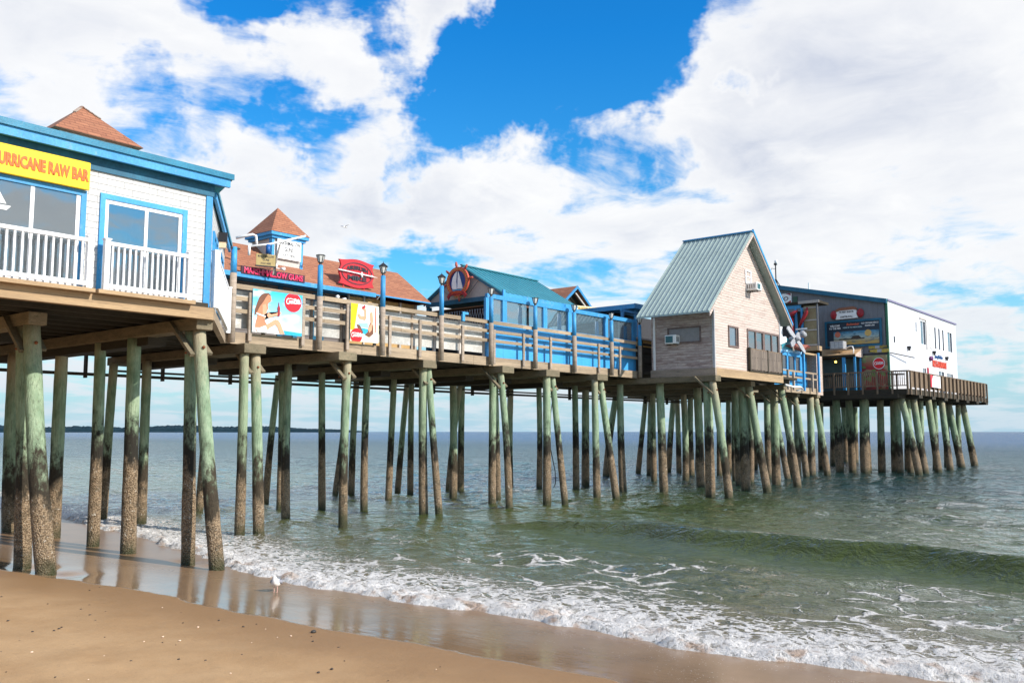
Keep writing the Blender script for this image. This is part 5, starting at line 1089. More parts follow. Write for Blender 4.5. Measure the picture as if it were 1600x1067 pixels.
def ac_unit(F, a0, a1, b0, b1, dp, lab, name='air_conditioner'):
    o = thing(name, F(a0, b0, 0), lab, 'air conditioner')
    mb = MB(); mb.fbox(F, a0, a1, b0, b1, -.05, dp); part(mb, 'casing', SIGNW, o, bevel=.02)
    mb = MB(); mb.fbox(F, a0 + .05, a1 - .14, b0 + .05, b1 - .05, dp, dp + .012); part(mb, 'grille', M_flat('grille_teal', (.06, .20, .22), .5), o)
    mb = MB()
    for k in range(5):
        z = b0 + .08 + k * (b1 - b0 - .16) / 4; mb.fbox(F, a0 + .05, a1 - .14, z - .006, z + .006, dp + .012, dp + .02)
    part(mb, 'grille_slats', BLACK, o)
    mb = MB(); 
    for k in range(4):
        d_ = .06 + k * dp / 5; mb.fbox(F, a1, a1 + .006, b0 + .08, b1 - .08, d_, d_ + .03); mb.fbox(F, a0 - .006, a0, b0 + .08, b1 - .08, d_, d_ + .03)
    part(mb, 'side_vents', BLACK, o)
    mb = MB(); mb.bar(F(a0 + .1, b0 - .03, .0), F(a0 + .1, b0 - .03, dp), .03, .03); mb.bar(F(a1 - .1, b0 - .03, 0), F(a1 - .1, b0 - .03, dp), .03, .03); part(mb, 'bracket', BLACK, o)
ac_unit(Ff, 37.6, 38.1, 9.02, 9.36, .52, 'small white air conditioner sticking out below the high gable window')
ac_unit(Fl, -19.46, -18.92, 6.46, 6.84, .35, 'white air conditioner in the bare shore wall of the cottage')

# ---- 7. the blue booth with the propeller
bt = thing('blue_booth', (52, 21, 5.3), 'low bright blue booth with dark windows just seaward of the cottage', 'booth')
Fb = FRONT(20.95)
part(wall_holes(Fb, 48.2, 53.1, 5.36, 7.36, [(49.5, 50.85, 6.35, 7.15), (51.05, 52.0, 6.3, 7.15), (52.2, 52.85, 6.3, 7.15)], .08), 'wall', BLUE, bt)
mb = MB(); mb.fbox(Fb, 48.2, 53.1, 7.36, 7.5, -.05, .06); part(mb, 'top_rail', M_worn('pale_blue', (.30, .55, .75), (.20, .45, .70), .5, 3, (1, 1, 1)), bt)
mb = MB(); mb.fbox(Fb, 49.5, 50.85, 6.35, 7.15, -.06, -.05); mb.fbox(Fb, 51.05, 52.0, 6.3, 7.15, -.06, -.05); mb.fbox(Fb, 52.2, 52.85, 6.3, 7.15, -.06, -.05); part(mb, 'panes', M_glass('booth_glass', (.05, .05, .06), .25, .03, .03), bt)
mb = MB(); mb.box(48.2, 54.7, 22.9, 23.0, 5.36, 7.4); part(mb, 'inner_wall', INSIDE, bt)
mb = MB(); mb.prism(Fb, [(50.35, 6.42), (50.7, 6.42), (50.6, 6.8), (50.55, 7.12), (50.5, 7.12), (50.42, 6.75)], -.35, -.2); mb.build('folded_umbrella', YELLOW, label='folded yellow umbrella standing inside the blue booth window', cat='umbrella')
mb = MB()
for k in range(6): mb.fbox(Fb, 53.15 + k * .25, 53.36 + k * .25, 5.36, 7.3, -.35 + .0, -.28)
part(mb, 'shutter_slats', M_worn('mid_blue', (.02, .20, .42), (.03, .26, .50), .5, 3, (1, 1, 1)), bt)
mb = MB(); mb.box(53.0, 54.9, 20.7, 22.5, 7.36, 7.48); part(mb, 'tan_lintel', WOODWARM, bt)
br = thing('booth_railing', (51, 20.7, 5.3), 'short blue painted railing in front of the blue booth', 'railing')
Fk = FRONT(20.62)
for z in (6.22, 5.86): mb = MB(); mb.fbox(Fk, 48.2, 54.6, z - .05, z + .05, 0, .04); part(mb, 'rail', WOODH, br)
for a, m_, zt in ((49.9, WOOD, 6.25), (50.7, WOOD, 6.15), (52.3, BLUE, 7.45), (53.6, WOOD, 6.15), (54.68, BLUE, 7.52)): mb = MB(); mb.fbox(Fk, a - .075, a + .075, 5.1, zt, .04, .15); part(mb, 'post', m_, br)
mb = MB(); mb.box(54.95, 55.9, 20.75, 21.6, 4.95, 7.4); mb.build('brick_column', M_course('brick', (.50, .36, .28), (.42, .28, .22), (.60, .55, .48), .22, .09, .012, 'front', .85, .5), label='pale brick column at the seaward end of the blue booth', cat='column')
pr = thing('propeller_sculpture', (51, 20.7, 7.4), 'grey four bladed propeller on a post above the blue booth', 'propeller')
Fp = Frame((0, 20.45, 0), (1, 0, 0), (-.15, -.98, 0)); hub = (50.95, 8.10)
for (dx, dz, w0, w1) in ((-1.2, .62, .20, .16), (1.35, -.72, .20, .10), (-.75, -.42, .22, .14), (.55, .32, .22, .15)):
    q = np.array((dx, dz)); L_ = np.linalg.norm(q); tq = q / L_; nq = np.array((-tq[1], tq[0]))
    mb = MB(); h = np.array(hub); mb.prism(Fp, [tuple(h + nq * w0 / 1.6), tuple(h + q * .6 + nq * w0), tuple(h + q + nq * w1), tuple(h + q - nq * w1), tuple(h + q * .6 - nq * w0 * .8), tuple(h - nq * w0 / 1.6)], 0, .07); part(mb, 'blade', GREY, pr, bevel=.01)
mb = MB(); mb.tube([Fp(*hub, -.35), Fp(*hub, .1), Fp(*hub, .32)], [.14, .16, .10], 12); part(mb, 'hub', GREY, pr, smooth=True)
mb = MB(); mb.tube([Fp(hub[0] + .95, hub[1] + .42, 0), Fp(hub[0] + 1.25, hub[1] + .30, .1)], [.20, .17], 6); part(mb, 'nose_cone', GREY, pr, smooth=True)
mb = MB(); mb.tube([(51.0, 20.6, 7.4), (50.95, 20.7, 8.1)], .06, 8); part(mb, 'post', WOOD, pr)
bh = MB(); bh.add([(51.2, 20.5, 7.62), (52.9, 20.3, 7.72), (53.1, 20.5, 7.9), (52.0, 20.9, 7.95), (50.0, 21, 7.75), (51.9, 20.5, 7.42)], [(0, 5, 1, 2, 3, 4), (0, 4, 3, 5), (5, 3, 2, 1)]); bh.build('small_boat_hull', M_worn('red_hull', (.30, .05, .03), (.20, .09, .05), .6, 4, (1, 1, 1)), label='small upturned red and brown boat hull below the propeller', cat='boat')
mb = MB(); mb.prism(FRONT(20.9), [(48.3, 7.5), (50.4, 8.25), (52.6, 7.5)], 0, .05); mb.build('blue_dormer', TEAL, label='low blue triangular awning behind the propeller blades', cat='awning')
wb = MB(); wb.bar((48.6, 20.6, 7.72), (49.7, 20.6, 7.98), .3, .34); wb.build('white_drum', PVC, label='white box lying on the booth roof beside the cottage', cat='box', bevel=.03)
bs_ = thing('burger_sign', (48.5, 20.9, 8.2), 'square white sign with black block letters, half hidden by the cottage', 'sign')
Fz = FRONT(20.75); mb = MB(); mb.fbox(Fz, 46.9, 49.85, 8.13, 9.05, -.15, .0); part(mb, 'sign_board', SIGNW, bs_, bevel=.02)
part(letters('BEST', Fz, 48.72, 8.80, .24, 1.0, .012, .001, bold=.04), 'lettering', BLACKL, bs_)
part(letters('BURGER', Fz, 48.62, 8.56, .16, 1.15, .012, .001, bold=.03), 'lettering', BLACKL, bs_)
part(letters("NEXT", Fz, 48.72, 8.34, .17, 1.0, .012, .001, bold=.03), 'lettering', BLACKL, bs_)
mb = MB(); mb.fbox(Fz, 49.6, 49.68, 7.4, 8.2, -.1, -.02); part(mb, 'sign_post', WOODWARM, bs_)

# ---- 8. two storey stand with tan sheets and the red claw ornament
up = thing('upper_terrace', (57, 22.5, 5.3), 'open two storey timber terrace with tan sheets beside the grey wall', 'terrace')
Fu = FACE(57.0)
mb = MB(); mb.fbox(Fu, -22.25, -21.35, 8.25, 10.85, -.05, 0); part(mb, 'tan_sheet', M_worn('tan_sheet', (.30, .24, .13), (.22, .17, .09), .6, 1.5, (1, 1, 1), .4, .7, .05, 20, .3, c3=(.36, .30, .18)), up)
for z in (8.28, 9.25, 9.9, 10.72): mb = MB(); mb.fbox(Fu, -22.3, -21.33, z - .04, z + .04, 0, .05); part(mb, 'cross_batten', TANWALL, up)
mb = MB(); mb.fbox(Fu, -21.40, -21.30, 7.9, 11.0, 0, .06); part(mb, 'corner_post', GREYV, up)
mb = MB(); mb.fbox(Fu, -24.6, -21.15, 10.98, 11.14, -1.5, .25); part(mb, 'shed_roof', WOODDK, up)
mb = MB(); mb.fbox(Fu, -22.5, -21.12, 10.98, 11.16, .25, .30); part(mb, 'roof_edge', TANWALL, up)
mb = MB(); mb.fbox(Fu, -24.6, -22.4, 10.72, 10.95, .02, .12); part(mb, 'blue_beam', BLUE, up)
for a, z0_ in ((-22.75, 8.2), (-22.35, 8.2), (-24.0, 8.0)): mb = MB(); mb.fbox(Fu, a - .06, a + .06, z0_, 10.75, .02, .13); part(mb, 'blue_post', BLUE, up)
mb = MB(); mb.fbox(Fu, -24.6, -21.35, 7.9, 8.2, -.6, .12); part(mb, 'floor_beam', WOODWARM, up)
mb = MB(); mb.fbox(Fu, -24.8, -21.3, 5.34, 7.9, -.5, -.4); part(mb, 'lower_wall', WOODDK, up)
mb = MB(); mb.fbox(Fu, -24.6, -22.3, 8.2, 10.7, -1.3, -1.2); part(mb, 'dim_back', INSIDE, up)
mb = MB(); mb.fbox(Fu, -22.75, -22.0, 9.30, 9.40, .14, .2); part(mb, 'white_rail', PVC, up)
lb = thing('red_claw_ornament', (56.7, 23, 10), 'big red lobster claw ornament on a red pole on the terrace', 'ornament')
mb = MB(); mb.tube([(56.7, 22.92, 8.2), (56.7, 22.92, 9.2), (56.7, 22.92, 10.1)], .09, 8); part(mb, 'pole', RED, lb, smooth=True)
mb = MB(); mb.tube([(56.6, 23.7, 10.5), (56.6, 23.3, 10.25), (56.6, 22.9, 10.3), (56.6, 22.5, 10.55)], [.05, .15, .17, .07], 8, .1, 2); mb.tube([(56.6, 23.9, 9.9), (56.6, 23.5, 10.1), (56.6, 23.2, 10.2)], [.06, .16, .1], 8, .1, 4); part(mb, 'claw', DKRED, lb, smooth=True)
mb = MB(); mb.tube([(56.8, 22.5, 9.5), (56.8, 22.3, 9.9), (56.8, 22.0, 10.4), (56.7, 21.9, 10.7)], [.06, .12, .13, .05], 8, .1, 3); part(mb, 'tail', DKRED, lb, smooth=True)

# ---- 9. the big restaurant at the end
rs = thing('restaurant_building', (68, 22, 5.3), 'large two storey restaurant, white seaward side and dark grey shore side', 'building')
XS, YW = 60.3, 18.0; Fs_ = FACE(XS); Fw_ = FRONT(YW)
mb = wall_holes(Fw_, XS, 77.8, 5.36, 11.25, [(67.8, 69.2, 8.85, 10.7), (71.4, 72.0, 8.75, 10.55), (72.5, 73.1, 8.75, 10.55), (73.6, 74.2, 8.75, 10.55), (75.2, 76.6, 8.8, 10.5), (66.5, 67.05, 9.6, 10.5), (61.4, 61.9, 8.45, 9.05), (67.9, 68.9, 5.4, 7.3), (72.1, 73.8, 5.4, 7.3), (74.5, 76.4, 5.4, 7.25)], .15); part(mb, 'white_wall', WHITEWALL, rs)
Lr = 27.0; zr_ = lambda y: 11.24 + (y - 18) * .222
mb = MB(); mb.prism(SHORE(XS), [(18.0, 5.36), (Lr, 5.36), (Lr, zr_(Lr)), (18.0, 11.22)], -.15, 0); part(mb, 'grey_wall', GREYV, rs)
mb = MB(); mb.box(77.65, 77.8, 18.2, Lr, 5.36, 11.2); mb.box(60.5, 77.7, Lr - .15, Lr, 5.36, zr_(Lr)); part(mb, 'rear_wall', WHITEWALL, rs)
mb = slab([(XS - .25, 17.95, 11.30), (77.9, 17.95, 11.30), (77.9, Lr, zr_(Lr) + .1), (XS - .25, Lr, zr_(Lr) + .1)], .10); part(mb, 'roof', TEAL, rs)
mb = MB(); mb.prism(SHORE(XS - .25), [(17.95, 11.0), (Lr, zr_(Lr) - .2), (Lr, zr_(Lr) + .1), (17.95, 11.28)], -.10, 0.02); part(mb, 'verge_board', DKBLUE, rs)
mb = MB(); mb.box(XS, 77.9, 17.92, 17.96, 11.20, 11.31); part(mb, 'eave_edge', M_flat('eave_mauve', (.18, .16, .26), .6), rs)
mb = MB(); mb.fbox(Fw_, XS - .02, XS + .10, 5.36, 11.2, 0, .03); mb.box(XS - .03, XS, 17.97, 18.1, 5.36, 11.2); part(mb, 'corner_board', M_flat('corner_green', (.04, .16, .09), .6), rs)
for a0, a1, b0, b1, mul in ((67.8, 69.2, 8.85, 10.7, (68.5,)), (71.4, 72.0, 8.75, 10.55, ()), (72.5, 73.1, 8.75, 10.55, ()), (73.6, 74.2, 8.75, 10.55, ()), (75.2, 76.6, 8.8, 10.5, (75.9,)), (66.5, 67.05, 9.6, 10.5, (66.78,)), (61.4, 61.9, 8.45, 9.05, ()), (67.9, 68.9, 5.4, 7.3, (68.4,)), (72.1, 73.8, 5.4, 7.3, (72.95,)), (74.5, 76.4, 5.4, 7.25, (75.2, 75.8))):
    window(rs, Fw_, a0, a1, b0, b1, WHITE, GLASSW, .09, mul, (), .0, inset=-.08)
mb = MB(); mb.fbox(Fw_, 69.2, 69.32, 8.6, 10.8, 0, .05); mb.fbox(Fw_, 67.68, 67.8, 10.7, 10.8, 0, .05); mb.fbox(Fw_, 67.68, 69.32, 10.72, 10.84, .05, .06); part(mb, 'window_casing', TANWALL, rs)
mb = MB(); mb.fbox(Fw_, 69.05, 69.5, 5.4, 7.3, 0, .03); part(mb, 'dark_door', DKRED, rs)
mb = MB(); mb.prism(Fw_, [(70.0, 9.75), (70.65, 9.70), (70.35, 10.5), (70.2, 10.5)], 0, .03); mb.prism(Fw_, [(70.05, 8.8), (70.7, 8.75), (70.5, 9.5), (70.15, 9.55)], 0, .03); part(mb, 'faded_shutter', M_flat('faded_shutter_grey', (.62, .63, .60), .6), rs)
for a, z in ((64.4, 8.35), (74.2, 8.25), (70.7, 8.45)): mb = MB(); mb.fbox(Fw_, a, a + .18, z, z + .16, 0, .22); mb.fbox(Fw_, a + .04, a + .14, z - .14, z, .05, .18); part(mb, 'wall_light', BLACK, rs)
mb = MB(); mb.tube([(XS + .0, 17.9, 7.78), (64.2, 17.5, 7.68)], .035, 6); part(mb, 'awning_bar', BLACK, rs)
mb = MB(); mb.fbox(Fs_, -20.3, -18.0, 7.72, 7.79, 0, .06); part(mb, 'belt_moulding', BLACK, rs)
s = thing('restaurant_sign', (72.5, 17.9, 7.7), 'flat cut red and blue lettering on the white restaurant wall', 'sign')
part(letters('RESTAURANT', Fw_, 72.5, 7.70, .50, 3.9, .05, .01, bold=.0), 'red_lettering', M_flat('red_orange_letter', (.80, .10, .05), .5), s)
part(letters("Joseph's Bar", Fw_, 72.3, 8.24, .36, 2.2, .05, .01, bold=.0), 'blue_lettering', M_flat('navy_letter', (.02, .10, .28), .5), s)
mb = MB(); mb.ball((70.0, 17.9, 8.02), (.32, .12, .18), 10, 6); part(mb, 'dark_emblem', M_flat('plum', (.12, .02, .12), .5), s, smooth=True)

s = thing('billboard', (XS - .1, 20, 8.4), 'blue framed billboard with pier sunset picture on the grey wall', 'sign')
Fq = FACE(XS - .02); A0, A1, Z0, Z1 = -21.95, -18.48, 8.42, 9.97
mb = MB(); mb.fbox(Fq, A0, A1, Z0, Z1, 0, .05); part(mb, 'board', M_flat('board_navy', (.02, .035, .055), .5), s)
mb = MB(); w_ = .13; mb.fbox(Fq, A0 - w_, A1 + w_, Z1, Z1 + w_, 0, .09); mb.fbox(Fq, A0 - w_, A1 + w_, Z0 - w_, Z0, 0, .09); mb.fbox(Fq, A0 - w_, A0, Z0, Z1, 0, .088); mb.fbox(Fq, A1, A1 + w_, Z0, Z1, 0, .088); part(mb, 'frame', DKBLUE, s)
def M_pic():
    m, t, p, pos = mat_base('sunset_picture'); o = t.sep(pos); h = t.mapr(o[2], 8.45, 9.4)
    c = t.mix(t.mapr(h, .2, .55), (.45, .30, .08), (.35, .45, .42)); c = t.mix(t.mapr(h, .5, .95), c, (.02, .22, .40))
    n = t.noise(t.vm('MULTIPLY', pos, (1, 1.2, 5)), 2.5, 5, .6); c = t.mix(t.mapr(n, .5, .62), c, (.04, .12, .18)); c = t.mix(t.mapr(h, .0, .22, 1, 0), c, (.55, .36, .10))
    t.put(p.inputs['Base Color'], c); p.inputs['Roughness'].default_value = .4; return m
mb = MB(); mb.fbox(Fq, A0 + .45, A1 - .05, Z0 + .05, Z1 - .62, .05, .055); part(mb, 'picture', M_pic(), s)
mb = MB(); mb.prism(Fq, circ(A0 + .72, Z1 - .80, .19, 20), .056, .062); part(mb, 'coral_badge', M_flat('coral', (.60, .17, .10), .5), s)
mb = MB(); mb.prism(Fq, circ(A1 - .75, Z1 - .80, .22, 20), .056, .062); part(mb, 'gold_burst', M_flat('burst_gold', (.62, .40, .12), .5), s)
mb = MB(); mb.fbox(Fq, A0 + .8, A1 - 1.0, Z0 + .38, Z0 + .45, .056, .062); mb.prism(Fq, [(A1 - 1.9, Z0 + .45), (A1 - 1.2, Z0 + .45), (A1 - 1.35, Z0 + .62), (A1 - 1.7, Z0 + .62)], .056, .062); part(mb, 'pier_silhouette', M_flat('dusk_brown', (.05, .04, .03), .6), s)
part(letters('WELCOME', Fq, A0 + .55, Z1 - .20, .13, .66, .006, .051, bold=.03), 'lettering', SIGNW, s)
part(letters('TO THE PIER', Fq, A0 + .55, Z1 - .38, .13, .78, .006, .051, bold=.03), 'lettering', SIGNW, s)
part(letters('Budweiser', Fq, A0 + 1.75, Z1 - .15, .15, .85, .006, .051, bold=.02, shear=.2), 'lettering', M_flat('letter_coral', (.80, .14, .06), .5), s)
part(letters('HERE IS TO MEMORIES', Fq, A0 + 1.72, Z1 - .36, .08, 1.25, .006, .051, bold=.01), 'lettering', M_flat('letter_aqua', (.55, .75, .80), .5), s)
part(letters('OLD ORCHARD BEACH', Fq, A1 - .62, Z1 - .14, .10, 1.10, .006, .051, bold=.02), 'lettering', SIGNW, s)
part(letters('MAINE USA', Fq, A1 - .62, Z1 - .31, .10, .62, .006, .051, bold=.02), 'lettering', SIGNW, s)

s = thing('lobster_roll_sign', (XS - .1, 21, 10.1), 'white scroll sign with dark red ends and brown bun above the billboard', 'sign')
ca, cz = -20.55, 10.52
mb = MB(); mb.prism(Fq, [(ca - .75, cz - .33), (ca + .72, cz - .30), (ca + .62, cz - .05), (ca + .66, cz + .22), (ca + .5, cz + .30), (ca - .45, cz + .28), (ca - .72, cz + .18), (ca - .65, cz)], .03, .14); part(mb, 'scroll', SIGNW, s)
mb = MB(); mb.prism(Fq, [(ca - .72, cz + .17), (ca - .45, cz + .25), (ca + .5, cz + .27), (ca + .66, cz + .21), (ca + .66, cz + .36), (ca + .45, cz + .47), (ca - .5, cz + .44), (ca - .76, cz + .30)], .0, .17); part(mb, 'bun', M_worn('bun_brown', (.26, .10, .05), (.20, .075, .04), .6, 6, (1, 1, 1)), s)
for a in (-1, 1): mb = MB(); mb.ball(Fq(ca + a * .88, cz + .0, .08), (.10, .24, .30), 10, 7); part(mb, 'claw', DKRED, s, smooth=True)
part(letters('YE RED SHACK', Fq, ca - .02, cz + .14, .12, .98, .008, .141, bold=.025), 'lettering', BLACKL, s)
part(letters('LOBSTER ROLL', Fq, ca - .02, cz - .18, .12, .82, .008, .141, bold=.025), 'lettering', BLACKL, s)
s = thing('patio_sign', (XS - .1, 25, 11.6), 'white patio sign with red corners high on the grey wall', 'sign')
mb = MB(); mb.fbox(Fq, -26.3, -24.35, 11.58, 12.32, .0, .06); part(mb, 'sign_board', SIGNW, s, bevel=.03)
part(letters('PATIO', Fq, -25.25, 11.95, .30, 1.35, .01, .061, bold=.01, shear=.2), 'lettering', BLACKL, s)
mb = MB(); mb.prism(Fq, [(-24.4, 11.6), (-24.4, 11.82), (-24.8, 11.6)], .06, .07); mb.prism(Fq, [(-24.4, 12.3), (-24.4, 12.15), (-24.75, 12.3)], .06, .07); part(mb, 'red_corner', DKRED, s)
mb = MB(); mb.fbox(Fq, -24.25, -23.95, 11.45, 12.05, 0, .05); mb.build('green_shutter', M_flat('dark_green', (.03, .09, .06), .6), label='narrow dark green shutter beside the patio sign', cat='shutter')
# painted bottles and the food mural
s = thing('bottle_panel', (XS - .05, 18.6, 7.9), 'pair of yellow bottle cut-outs lying sideways on the grey wall', 'sign')
for i, (zc, fl_) in enumerate(((8.22, 1), (7.95, -1))):
    pr_ = [(-.62, .05), (-.40, .06), (-.25, .11), (.45, .12), (.62, .10), (.62, -.10), (.45, -.12), (-.25, -.11), (-.40, -.06), (-.62, -.05)]
    mb = MB(); mb.prism(Fq, [(-18.62 + fl_ * a * -1, zc + b) for a, b in pr_], 0, .05); part(mb, 'bottle', M_worn('beer_yellow', (.62, .45, .05), (.30, .22, .06), .4, 3, (1, 1, 1)), s)
    mb = MB(); mb.prism(Fq, [(-18.62 + fl_ * a * -1, zc + b) for a, b in [(-.08, .105), (.2, .105), (.2, -.105), (-.08, -.105)]], .05, .056); part(mb, 'bottle_label', GREY, s)
    mb = MB(); mb.prism(Fq, [(-18.62 + fl_ * a * -1, zc + b) for a, b in [(-.64, .06), (-.55, .06), (-.55, -.06), (-.64, -.06)]], .05, .056); part(mb, 'bottle_cap', BLACK, s)
s = thing('food_mural', (XS - .05, 19, 5.4), 'bright food mural with red disc behind the dark railing', 'mural')
def M_food():
    m, t, p, pos = mat_base('food_picture'); o = t.sep(pos)
    v = t.new('ShaderNodeTexVoronoi'); t.put(v.inputs['Vector'], pos); v.inputs['Scale'].default_value = 3.6
    r = t.sep(v.outputs['Color'])[0]
    c = t.mix(t.mapr(r, .25, .3), (.50, .02, .015), (.33, .02, .02)); c = t.mix(t.mapr(r, .6, .62), c, (.48, .33, .16)); c = t.mix(t.mapr(r, .8, .82), c, (.20, .30, .05))
    hi = t.mapr(o[2], 6.9, 7.4); c = t.mix(t.math('MULTIPLY', hi, .7), c, (.40, .42, .20)); c = t.mix(t.mapr(o[2], 5.4, 6.2, .6, 0), c, (.30, .04, .03))
    c = t.mix(t.mapr(v.outputs['Distance'], .1, .5, 0, .35), c, (.08, .03, .02))
    t.put(p.inputs['Base Color'], c); p.inputs['Roughness'].default_value = .4; return m
mb = MB(); mb.fbox(Fq, -20.25, -18.1, 5.4, 7.66, 0, .05); part(mb, 'picture', M_food(), s)
mb = MB(); mb.prism(Fq, circ(-18.62, 7.12, .36, 28), .055, .065); part(mb, 'red_disc', COKE, s)
part(ring(Fq, -18.62, 7.12, .38, .38, .035, .055, .07), 'disc_rim', SIGNW, s)
script_logo(Fq, -18.62, 7.13, .58, .20, .068, SIGNW, s)
# hut against the grey wall
hu = thing('blue_entrance_hut', (59.5, 21, 5.3), 'small blue hut with tan roof and lit bulb against the grey wall', 'hut')
Fh2 = FACE(58.95)
mb = MB(); mb.fbox(Fh2, -22.6, -19.65, 7.52, 7.68, -1.3, .15); part(mb, 'eave_board', WOODDK, hu)
mb = slab([(58.75, 19.62, 7.70), (58.75, 22.7, 7.70), (60.25, 22.7, 8.22), (60.25, 19.62, 8.22)][::-1], .05); part(mb, 'roof', M_worn('tan_roof', (.50, .32, .16), (.40, .24, .12), .8, 3, (1, 1, 1)), hu)
mb = MB(); mb.prism(FRONT(19.66), [(58.8, 7.55), (60.25, 7.55), (60.25, 8.2), (58.8, 7.7)], 0, .03); part(mb, 'side_gable', COTTAGE_F, hu)
for a in (-21.95, -20.42): mb = MB(); mb.fbox(Fh2, a - .10, a + .10, 5.36, 7.52, 0, .12); part(mb, 'post', BLUE, hu)
mb = MB(); mb.box(58.85, 58.95, 19.66, 19.78, 5.36, 7.52); mb.box(60.0, 60.15, 19.7, 19.8, 5.36, 7.52); part(mb, 'post', BLUE, hu)
mb = MB(); mb.fbox(FACE(60.2), -22.6, -19.7, 5.36, 7.52, 0, .03); part(mb, 'teal_back', M_worn('hut_teal', (.10, .16, .17), (.08, .13, .14), .7, 2, (1, 1, 1)), hu)
mb = MB(); mb.ball((59.3, 21.1, 7.28), .07, 10, 7); part(mb, 'lit_bulb', M_flat('bulb_glow', (1, .62, .10), .5, emit=6), hu, smooth=True)
mb = MB(); mb.box(59.1, 59.9, 20.5, 22.2, 6.3, 6.4); part(mb, 'counter', BLACK, hu)
ru = thing('rooftop_cooler', (59.2, 21, 8.0), 'boxy grey cooling unit on the tan hut roof before the billboard', 'cooling unit')
mb = MB(); mb.box(59.0, 59.6, 20.45, 21.35, 8.08, 8.62); part(mb, 'casing', GREY, ru, bevel=.02)
for y in (20.6, 20.88, 21.16): mb = MB(); mb.fbox(FACE(58.99), -y - .12, -y + .12, 8.16, 8.54, 0, .015); part(mb, 'louvre', M_flat('louvre', (.55, .56, .56), .5), ru)
mb = MB(); mb.tube([(59.3, 20.4, 8.15), (59.2, 20.1, 8.25), (59.1, 19.9, 8.22), (59.0, 19.8, 8.0), (58.9, 19.8, 7.7)], .04, 8); part(mb, 'duct', PVC, ru, smooth=True)

# deck railings of the restaurant
r1 = thing('restaurant_shore_railing', (58.55, 19, 5.3), 'dark brown railing with thin balusters facing the shore', 'railing')
Fe = FACE(58.5)
mb = MB(); mb.fbox(Fe, -21.9, -16.35, 6.42, 6.50, -.05, .06); part(mb, 'rail', DECKRAIL, r1); mb = MB(); mb.fbox(Fe, -21.9, -16.35, 5.52, 5.58, -.02, .03); part(mb, 'rail', DECKRAIL, r1)
for k in range(7):
    a = -21.85 + k * .91; mb = MB(); mb.fbox(Fe, a - .055, a + .055, 4.98, 6.46, .03, .13); part(mb, 'post', DECKRAIL, r1)
for k in range(44): a = -21.8 + k * .124; mb = MB(); mb.fbox(Fe, a - .016, a + .016, 5.55, 6.43, -.015, .02); part(mb, 'baluster', DECKRAIL, r1)
r2 = thing('restaurant_front_railing', (69, 16.35, 5.3), 'long brown close boarded railing along the restaurant deck', 'railing')
Fo = FRONT(16.35)
mb = MB(); mb.fbox(Fo, 58.5, 79.4, 6.42, 6.50, -.06, .05); part(mb, 'rail', DECKRAIL, r2)
for k in range(21): a = 58.6 + k * 1.035; mb = MB(); mb.fbox(Fo, a - .06, a + .06, 4.98, 6.46, .04, .14); part(mb, 'post', DECKRAIL, r2)
mb = MB()
for k in range(130): a = 58.75 + k * .158; mb.fbox(Fo, a, a + .135, 5.45 + .02 * rnd.random(), 6.42, -.01, .02)
part(mb, 'board_infill', DECKRAIL, r2)
r3 = thing('restaurant_end_railing', (79.3, 20, 5.3), 'brown railing closing the far seaward end of the deck', 'railing')
mb = MB(); mb.box(79.25, 79.4, 16.4, 28, 5.36, 6.5); part(mb, 'board_infill', DECKRAIL, r3)
bn = thing('hanging_banner', (64, 16.2, 5.6), 'white banner with red left edge tied to the restaurant railing', 'banner')
Fx = FRONT(16.18); mb = MB(); mb.fbox(Fx, 63.1, 65.15, 5.60, 6.38, 0, .02); part(mb, 'cloth', M_flat('banner_white', (.85, .84, .84), .6), bn)
mb = MB(); mb.fbox(Fx, 62.75, 63.1, 5.60, 6.40, 0, .02); mb.prism(Fx, [(63.1, 6.38), (63.45, 6.38), (63.1, 6.1)], .02, .025); part(mb, 'red_edge', RED, bn)
tb = thing('deck_table', (61, 17.2, 5.36), 'dark round pub table standing behind the corner of the railing', 'table')
mb = MB(); mb.tube([(59.7, 17.4, 6.30), (59.7, 17.4, 6.36)], .5, 16); part(mb, 'table_top', BLACK, tb)
mb = MB(); mb.tube([(59.7, 17.4, 5.36), (59.7, 17.4, 6.3)], .05, 8); part(mb, 'leg', BLACK, tb)
ms = thing('weather_mast', (60.5, 25.5, 12.9), 'thin rooftop mast with camera and small dish above the grey wall', 'mast')
mb = MB(); mb.tube([(60.6, 25.6, 12.8), (60.6, 25.6, 14.6)], .045, 8); part(mb, 'pole', BLACK, ms)
mb = MB()
for a in range(3): t = a * 2.1; mb.tube([(60.6 + .5 * math.cos(t), 25.6 + .5 * math.sin(t), 12.85), (60.6, 25.6, 13.5)], .03, 6)
part(mb, 'tripod', BLACK, ms)
mb = MB(); mb.ball((60.6, 25.55, 14.72), (.13, .13, .17), 10, 7); part(mb, 'camera_dome', PVC, ms, smooth=True)
mb = MB(); mb.tube([(60.6, 25.6, 14.5), (60.6, 25.6, 14.62)], .12, 10); part(mb, 'camera_mount', BLACK, ms)
mb = MB(); mb.tube([(60.6, 25.6, 14.2), (60.6, 25.9, 14.3), (60.6, 26.0, 14.0)], .022, 6); mb.ball((60.6, 26.0, 13.88), (.1, .1, .14), 8, 6); part(mb, 'side_sensor', GREY, ms)
mb = MB(); mb.tube([(60.8, 23.3, 12.3), (60.8, 23.3, 13.0)], .06, 8); mb.build('roof_vent_pipe', PVC, label='short white vent pipe on the restaurant roof edge', cat='vent pipe')

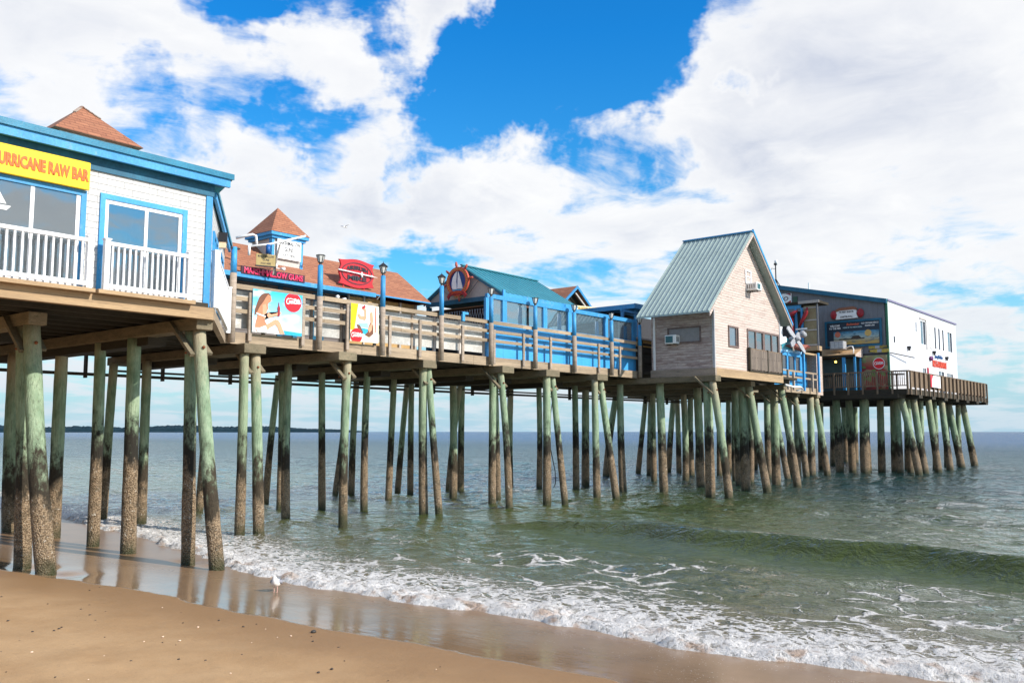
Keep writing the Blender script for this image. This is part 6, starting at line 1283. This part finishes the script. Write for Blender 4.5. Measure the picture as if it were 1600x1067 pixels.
# ---- the gull on the wet sand
gu = thing('gull', (9.35, 12.85, 0), 'white and grey gull standing on the wet sand facing left', 'gull', None)
gx, gy = 9.35, 12.85; gz = float(sand_z(np.array(gx), np.array(gy))); a = R(HEAD)
fwd = np.array((math.cos(a), math.sin(a), 0)); rgt = np.array((math.sin(a), -math.cos(a), 0))
def G(r, f, z): return tuple(np.array((gx, gy, gz)) + rgt * r + fwd * f + np.array((0, 0, z)))
mb = MB(); mb.tube([G(.02, .20, .115), G(.015, .16, .125), G(.01, .09, .14), G(.0, .02, .150), G(-.002, -.04, .168), G(-.004, -.065, .195), G(-.008, -.06, .222), G(-.014, -.058, .244), G(-.022, -.058, .262), G(-.03, -.060, .274)],
                  [.008, .030, .058, .072, .066, .050, .036, .033, .030, .012], 16)
part(mb, 'body', M_worn('gull_white', (.82, .78, .73), (.70, .62, .55), .7, 22, (1, 1, 1), .5, .7, .1), gu, smooth=True)
for s_ in (-1, 1):
    mb = MB(); mb.tube([G(s_ * .055, -.03, .175), G(s_ * .066, .03, .165), G(s_ * .055, .12, .14), G(s_ * .02, .22, .12)], [.018, .038, .032, .006], 10); part(mb, 'wing', M_flat('gull_grey', (.26, .26, .29), .7), gu, smooth=True)
    mb = MB(); mb.tube([G(s_ * .026, .0, .0), G(s_ * .026, .005, .05), G(s_ * .024, .01, .10)], [.005, .0045, .008], 6); mb.add([G(s_ * .026, .005, .003), G(s_ * .026 - .02, -.035, .001), G(s_ * .026 + .02, -.035, .001)], [(0, 1, 2)]); part(mb, 'leg', M_flat('gull_leg', (.70, .42, .36), .5), gu)
mb = MB(); mb.tube([G(-.045, -.062, .256), G(-.065, -.066, .250), G(-.088, -.070, .243)], [.011, .008, .003], 8); part(mb, 'beak', M_flat('beak_horn', (.72, .55, .40), .5), gu)
mb = MB(); mb.ball(G(-.018, -.088, .262), .005, 6, 5); part(mb, 'eye', BLACK, gu)
mb = MB(); mb.tube([(18.95, 22.9, 9.45), (19.05, 22.9, 9.47), (19.14, 22.9, 9.44)], [.01, .035, .008], 8); mb.tube([(19.05, 23.12, 9.52), (19.05, 22.9, 9.48), (19.05, 22.68, 9.52)], [.01, .02, .01], 6)
mb.build('flying_gull', PVC, smooth=True, label='tiny white gull flying in the sky right of the shop cupola', cat='gull')
